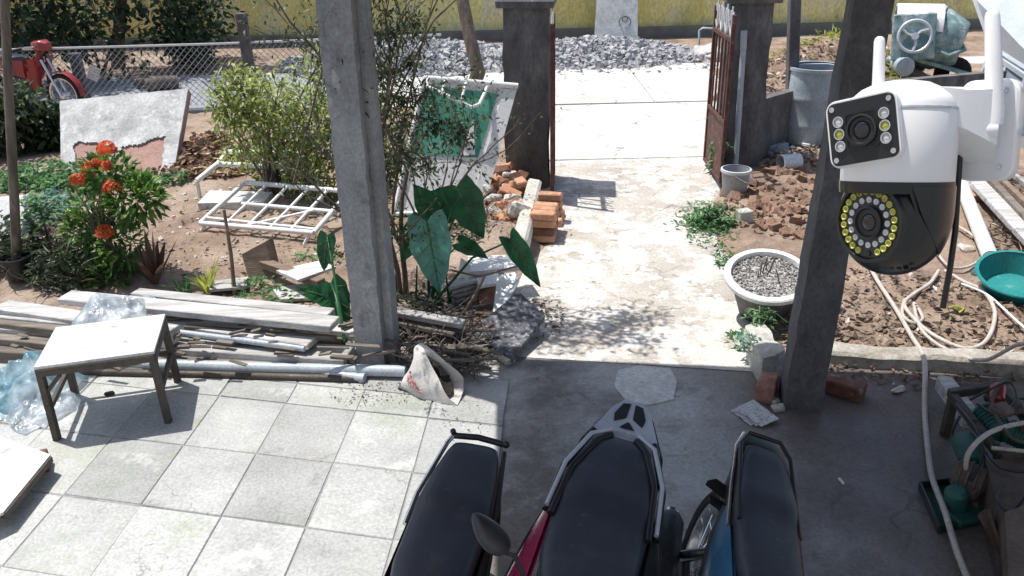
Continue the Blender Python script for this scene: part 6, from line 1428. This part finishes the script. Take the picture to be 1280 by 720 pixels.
# ================================================================== SECURITY CAMERA on its bracket (local: x right, y away, z up, in photograph pixels)
def cctv():
    d = ray(1122, 200); C0 = CAM + d * .85
    Y = d.normalized(); X = Y.cross(V((0, 0, 1))); X = (cR - Y * cR.dot(Y)).normalized(); Zv = X.cross(Y)
    S = (.000735, .00078, .00081)
    t = thing('security_camera', 'white twin lens security camera with two antennas over a black rotating dome', 'camera')
    def B(nm, mb, mat, smooth=None, parent=None, recalc=True):
        mb.v = [V((v.x * S[0], v.y * S[1], v.z * S[2])) for v in mb.v]; return build(nm, mb, mat, parent or t, smooth, recalc)
    mb = MB(); mb.lathe([(.0, -30), (71, -30), (73, -26), (73, 20), (71.5, 56), (69, 62), (69, 66), (64, 76), (52, 86), (34, 94), (15, 97), (.0, 98)], 48); B('body', mb, m_cwhite, 32)
    mb = MB(); mb.lathe([(69.5, 60), (71.5, 60.5), (71.5, 63), (69.5, 63.5)], 48); B('body_seam', mb, m_sheetp, 40)
    def rrect(w_, h_, r, n=5):
        q = []
        for cx, cy, a0 in ((w_ / 2 - r, h_ / 2 - r, 0), (-w_ / 2 + r, h_ / 2 - r, 90), (-w_ / 2 + r, -h_ / 2 + r, 180), (w_ / 2 - r, -h_ / 2 + r, 270)):
            for k in range(n + 1): a = R(a0 + 90 * k / n); q.append((cx + r * cos(a), cy + r * sin(a)))
        return q
    # twin-lens head
    hm = Matrix.Rotation(R(-13), 3, 'Z') @ Matrix.Rotation(R(-9.5), 3, 'Y'); hc = V((-41, -66, 35))
    def hp(x, z, y=0): return hc + hm @ V((x, y, z))
    mb = MB(); rg = []
    for w_, h_, r, y in ((80, 70, 10, 60), (87, 78, 13, 12), (90, 81, 13, 4), (90, 81, 13, -10), (88, 79, 12, -12)): rg.append([hp(x, z, y) for x, z in rrect(w_, h_, r)])
    mb.loft(rg); B('lens_head', mb, m_cwhite, 35)
    mb = MB(); rg = [[hp(x, z, y) for x, z in rrect(w_, h_, 9)] for w_, h_, y in ((84, 75, -11), (84, 75, -14), (82, 73, -15.5))]; mb.loft(rg); B('face_plate', mb, m_cblack, 35)
    mb = MB()
    q = rrect(41, 44, 6); rg = [[hp(x, z, y) for x, z in q2] for q2, y in ((q, -15), (q, -17.5), (rrect(38, 41, 5), -17.5), (rrect(38, 41, 5), -15.5))]; mb.loft(rg, False); B('lens_frame', mb, m_blk, 35)
    fm = hm @ rotm((R(90), 0, 0))
    mb = MB(); mb.lathe([(19, 14), (19, 22), (16.5, 22.5), (15, 18), (9, 17), (.0, 17)], 28, hp(0, 0), fm); B('lens_barrel', mb, m_blk, 35)
    mb = MB(); mb.ball((0, 0, 0), 1, 18, 8, (11, 4, 11)); mb.v = [hp(v.x, v.z, v.y - 17) for v in mb.v]; B('lens', mb, m_lens, 60)
    for sx in (-1, 1):
        for k in (-1, 0, 1):
            mb = MB(); mb.lathe([(6.8, 15), (6.8, 18.5), (5.4, 18.5), (5, 15.6)], 16, hp(sx * 28.5, k * 14.5), fm); o = B('led_ring', mb, m_chrome, 40)
            mb = MB(); mb.lathe([(5.2, 15.7), (3, 17.2), (.0, 17.5)], 12, hp(sx * 28.5, k * 14.5), fm); B('led', mb, m_led if k == 0 else m_wled, 60, o)
        for sz in (-1, 1):
            mb = MB(); mb.lathe([(3.3, 15.3), (3.3, 16.8), (1.5, 17), (1.2, 16.2), (.0, 16.2)], 12, hp(sx * 35.5, sz * 30.5), fm); B('screw', mb, m_chrome, 40)
    # rotating black dome with its lamp disc
    dc = V((0, 0, -72)); Rr = 73
    mb = MB(); mb.lathe([(69, -26), (73.5, -26), (74, -31), (73, -40), (69, -40)], 48); B('dome_collar', mb, m_cblack, 40)
    # yoke arm on the right
    mb = MB(); k = 20; out = []
    def yk(a, b):
        th = R(-75 + 150 * a) ; bot = -31 - 88 * max(0.0, cos((a - .5) * pi * 1.05)) ** .55; z = -31 + (bot + 31) * b
        rr = 75 * sqrt(max(.05, 1 - (min(0, z + 60) / 95) ** 2)); return V((rr * cos(th), rr * sin(th), z))
    mb.grid(26, 14, yk); mb.grid(26, 14, lambda a, b: yk(a, b) * 1.0 - V((6, 0, 0))); B('yoke', mb, m_cblack, 50, recalc=False)
    n = V((-sin(R(33)), -cos(R(33)), -.07)).normalized(); dm = n.to_track_quat('Z', 'Y').to_matrix()
    mb = MB(); pr = [(Rr * cos(R(a)), Rr * sin(R(a))) for a in range(-90, 46, 5)]; pr[0] = (.0, -Rr); mb.lathe(pr, 48, dc, dm); B('dome', mb, m_cblack, 50)
    def dp(r, a, o): return dc + n * o + dm @ V((r * cos(a), r * sin(a), 0))
    mb = MB(); mb.lathe([(51, 40), (52, 54), (50, 58), (46, 58.5), (44, 55), (44, 50)], 48, dc, dm); B('lamp_rim', mb, m_cblack, 40)
    mb = MB(); mb.lathe([(45, 50), (45, 54.5), (.0, 54.5)], 40, dc, dm); ld = B('lamp_disc', mb, m_exh, 40)
    mb = MB(); mb.lathe([(20, 54), (20.5, 60), (18, 61), (16, 57), (9, 56), (.0, 56)], 30, dc, dm); B('lens_barrel', mb, m_blk, 40)
    mb = MB(); mb.ball((0, 0, 0), 1, 18, 8, (11, 11, 4)); mb.v = [dc + n * 56 + dm @ v for v in mb.v]; B('lens', mb, m_lens, 60)
    for kk in range(24):
        a = 2 * pi * (kk + .5) / 24
        p0 = dp(38.5, a, 0); down = (dm @ V((cos(a), sin(a), 0))).z
        if down < -.985: continue
        mb = MB(); mb.lathe([(4.3, 54), (4.3, 57.5), (3.4, 57.6), (1.6, 55.5), (.0, 55.2)], 10, p0, dm); B('yellow_led', mb, m_led, 40, ld)
    for kk in range(16):
        a = 2 * pi * kk / 16; mb = MB(); mb.lathe([(3.9, 54), (3.9, 57), (3.1, 57.1), (1.4, 55.3), (.0, 55.1)], 10, dp(28, a, 0), dm); B('white_led', mb, m_wled, 40, ld)
    mb = MB(); a = math.atan2(-1, 0); mb.lathe([(3.6, 54), (3.6, 57), (.0, 57)], 12, dp(38.5, -pi / 2, 0), dm); B('sensor', mb, m_blk, 40, ld)
    for k in range(4):
        a = R(-100 + 12 * k); mb = MB(); p = dc + V((22 + 9 * k - 20, -.55 * Rr, -.82 * Rr)); mb.box(p, (7, 3, 5), (R(-55), 0, R(8 * k)), 1); B('vent', mb, m_blk)
    # wall arm, mounting plate, antennas, cable
    mb = MB(); mb.loft([[V((45, y, z)) for y, z in ((-25, 86), (45, 92), (45, 20), (-25, 48))], [V((80, y, z)) for y, z in ((-16, 82), (46, 90), (46, 0), (-16, 36))], [V((118, y, z)) for y, z in ((5, 84), (50, 88), (50, -14), (5, 18))]]); B('arm', mb, m_cwhite, 30)
    pm = Matrix.Rotation(R(-24), 3, 'Z'); pc = V((112, 52, 36))
    mb = MB(); rg = [[pc + pm @ V((x, y, z)) for x, z in rrect(w_, h_, r_)] for w_, h_, r_, y in ((70, 118, 16, -12), (76, 124, 18, -9), (76, 124, 18, 9), (72, 120, 17, 12))]; mb.loft(rg); B('mounting_plate', mb, m_cwhite, 35)
    for z in (48, -44): mb = MB(); mb.lathe([(3.4, 0), (3.4, 2.5), (1.4, 2.6), (.0, 1.6)], 12, pc + pm @ V((22, -12, z)), pm @ rotm((R(90), 0, 0))); B('screw', mb, m_chrome, 40)
    mb = MB(); mb.tube([V((-31, 14, 80)), V((-31, 14, 92)), V((-32, 14, 120)), V((-33, 14, 147)), V((-33, 14, 151)), V((-33, 14, 153))], [8.5, 8.2, 7.8, 7.3, 6, 3], 16); B('antenna', mb, m_cwhite, 50)
    mb = MB(); mb.tube([V((113, 10, 42)), V((113, 10, 58)), V((107, 10, 115)), V((101, 10, 168)), V((100.5, 10, 174)), V((100, 10, 176))], [11.5, 11.5, 10.5, 9.2, 7.5, 4], 18); B('antenna', mb, m_cwhite, 50)
    mb = MB(); mb.lathe([(.0, -10), (10, -10), (11, -8), (11, 12), (10, 14), (.0, 14)], 18, V((104, 8, 36)), rotm((0, R(90), 0))); mb.lathe([(.0, 0), (12, 0), (12, 3), (.0, 3)], 18, V((93, 8, 36)), rotm((0, R(90), 0))); B('antenna_hinge', mb, m_cwhite, 40)
    mb = MB(); mb.tube([V((78, 42, 10)), V((79, 42, -40)), V((80, 42, -90)), V((77, 42, -140)), V((72, 42, -190))], [4.2] * 5, 10); B('cable', mb, m_blk, 60)
    # steel bracket from the plate back to the house wall
    mb = MB(); mb.tube([V((120, 66, 36)), V((170, 66, 36)), V((230, 66, 36)), V((300, 60, 36))], 7, 10); B('bracket_arm', mb, m_sheetp, 50)
    M4 = Matrix((( X.x, Y.x, Zv.x, C0.x), (X.y, Y.y, Zv.y, C0.y), (X.z, Y.z, Zv.z, C0.z), (0, 0, 0, 1)))
    t.matrix_world = M4
    e = M4 @ V((300 * S[0], 60 * S[1], 36 * S[2])); mb = MB(); mb.tube([e, V((e.x + .03, e.y - .1, e.z)), V((e.x + .05, -.14, e.z + .02))], .0055, 8); o = build('wall_bracket', mb, m_sheetp, None, 60, True, e)
    tag(o, 'thin steel bracket running from the security camera back to the house wall', 'bracket')
cctv()
bpy.context.view_layer.update()
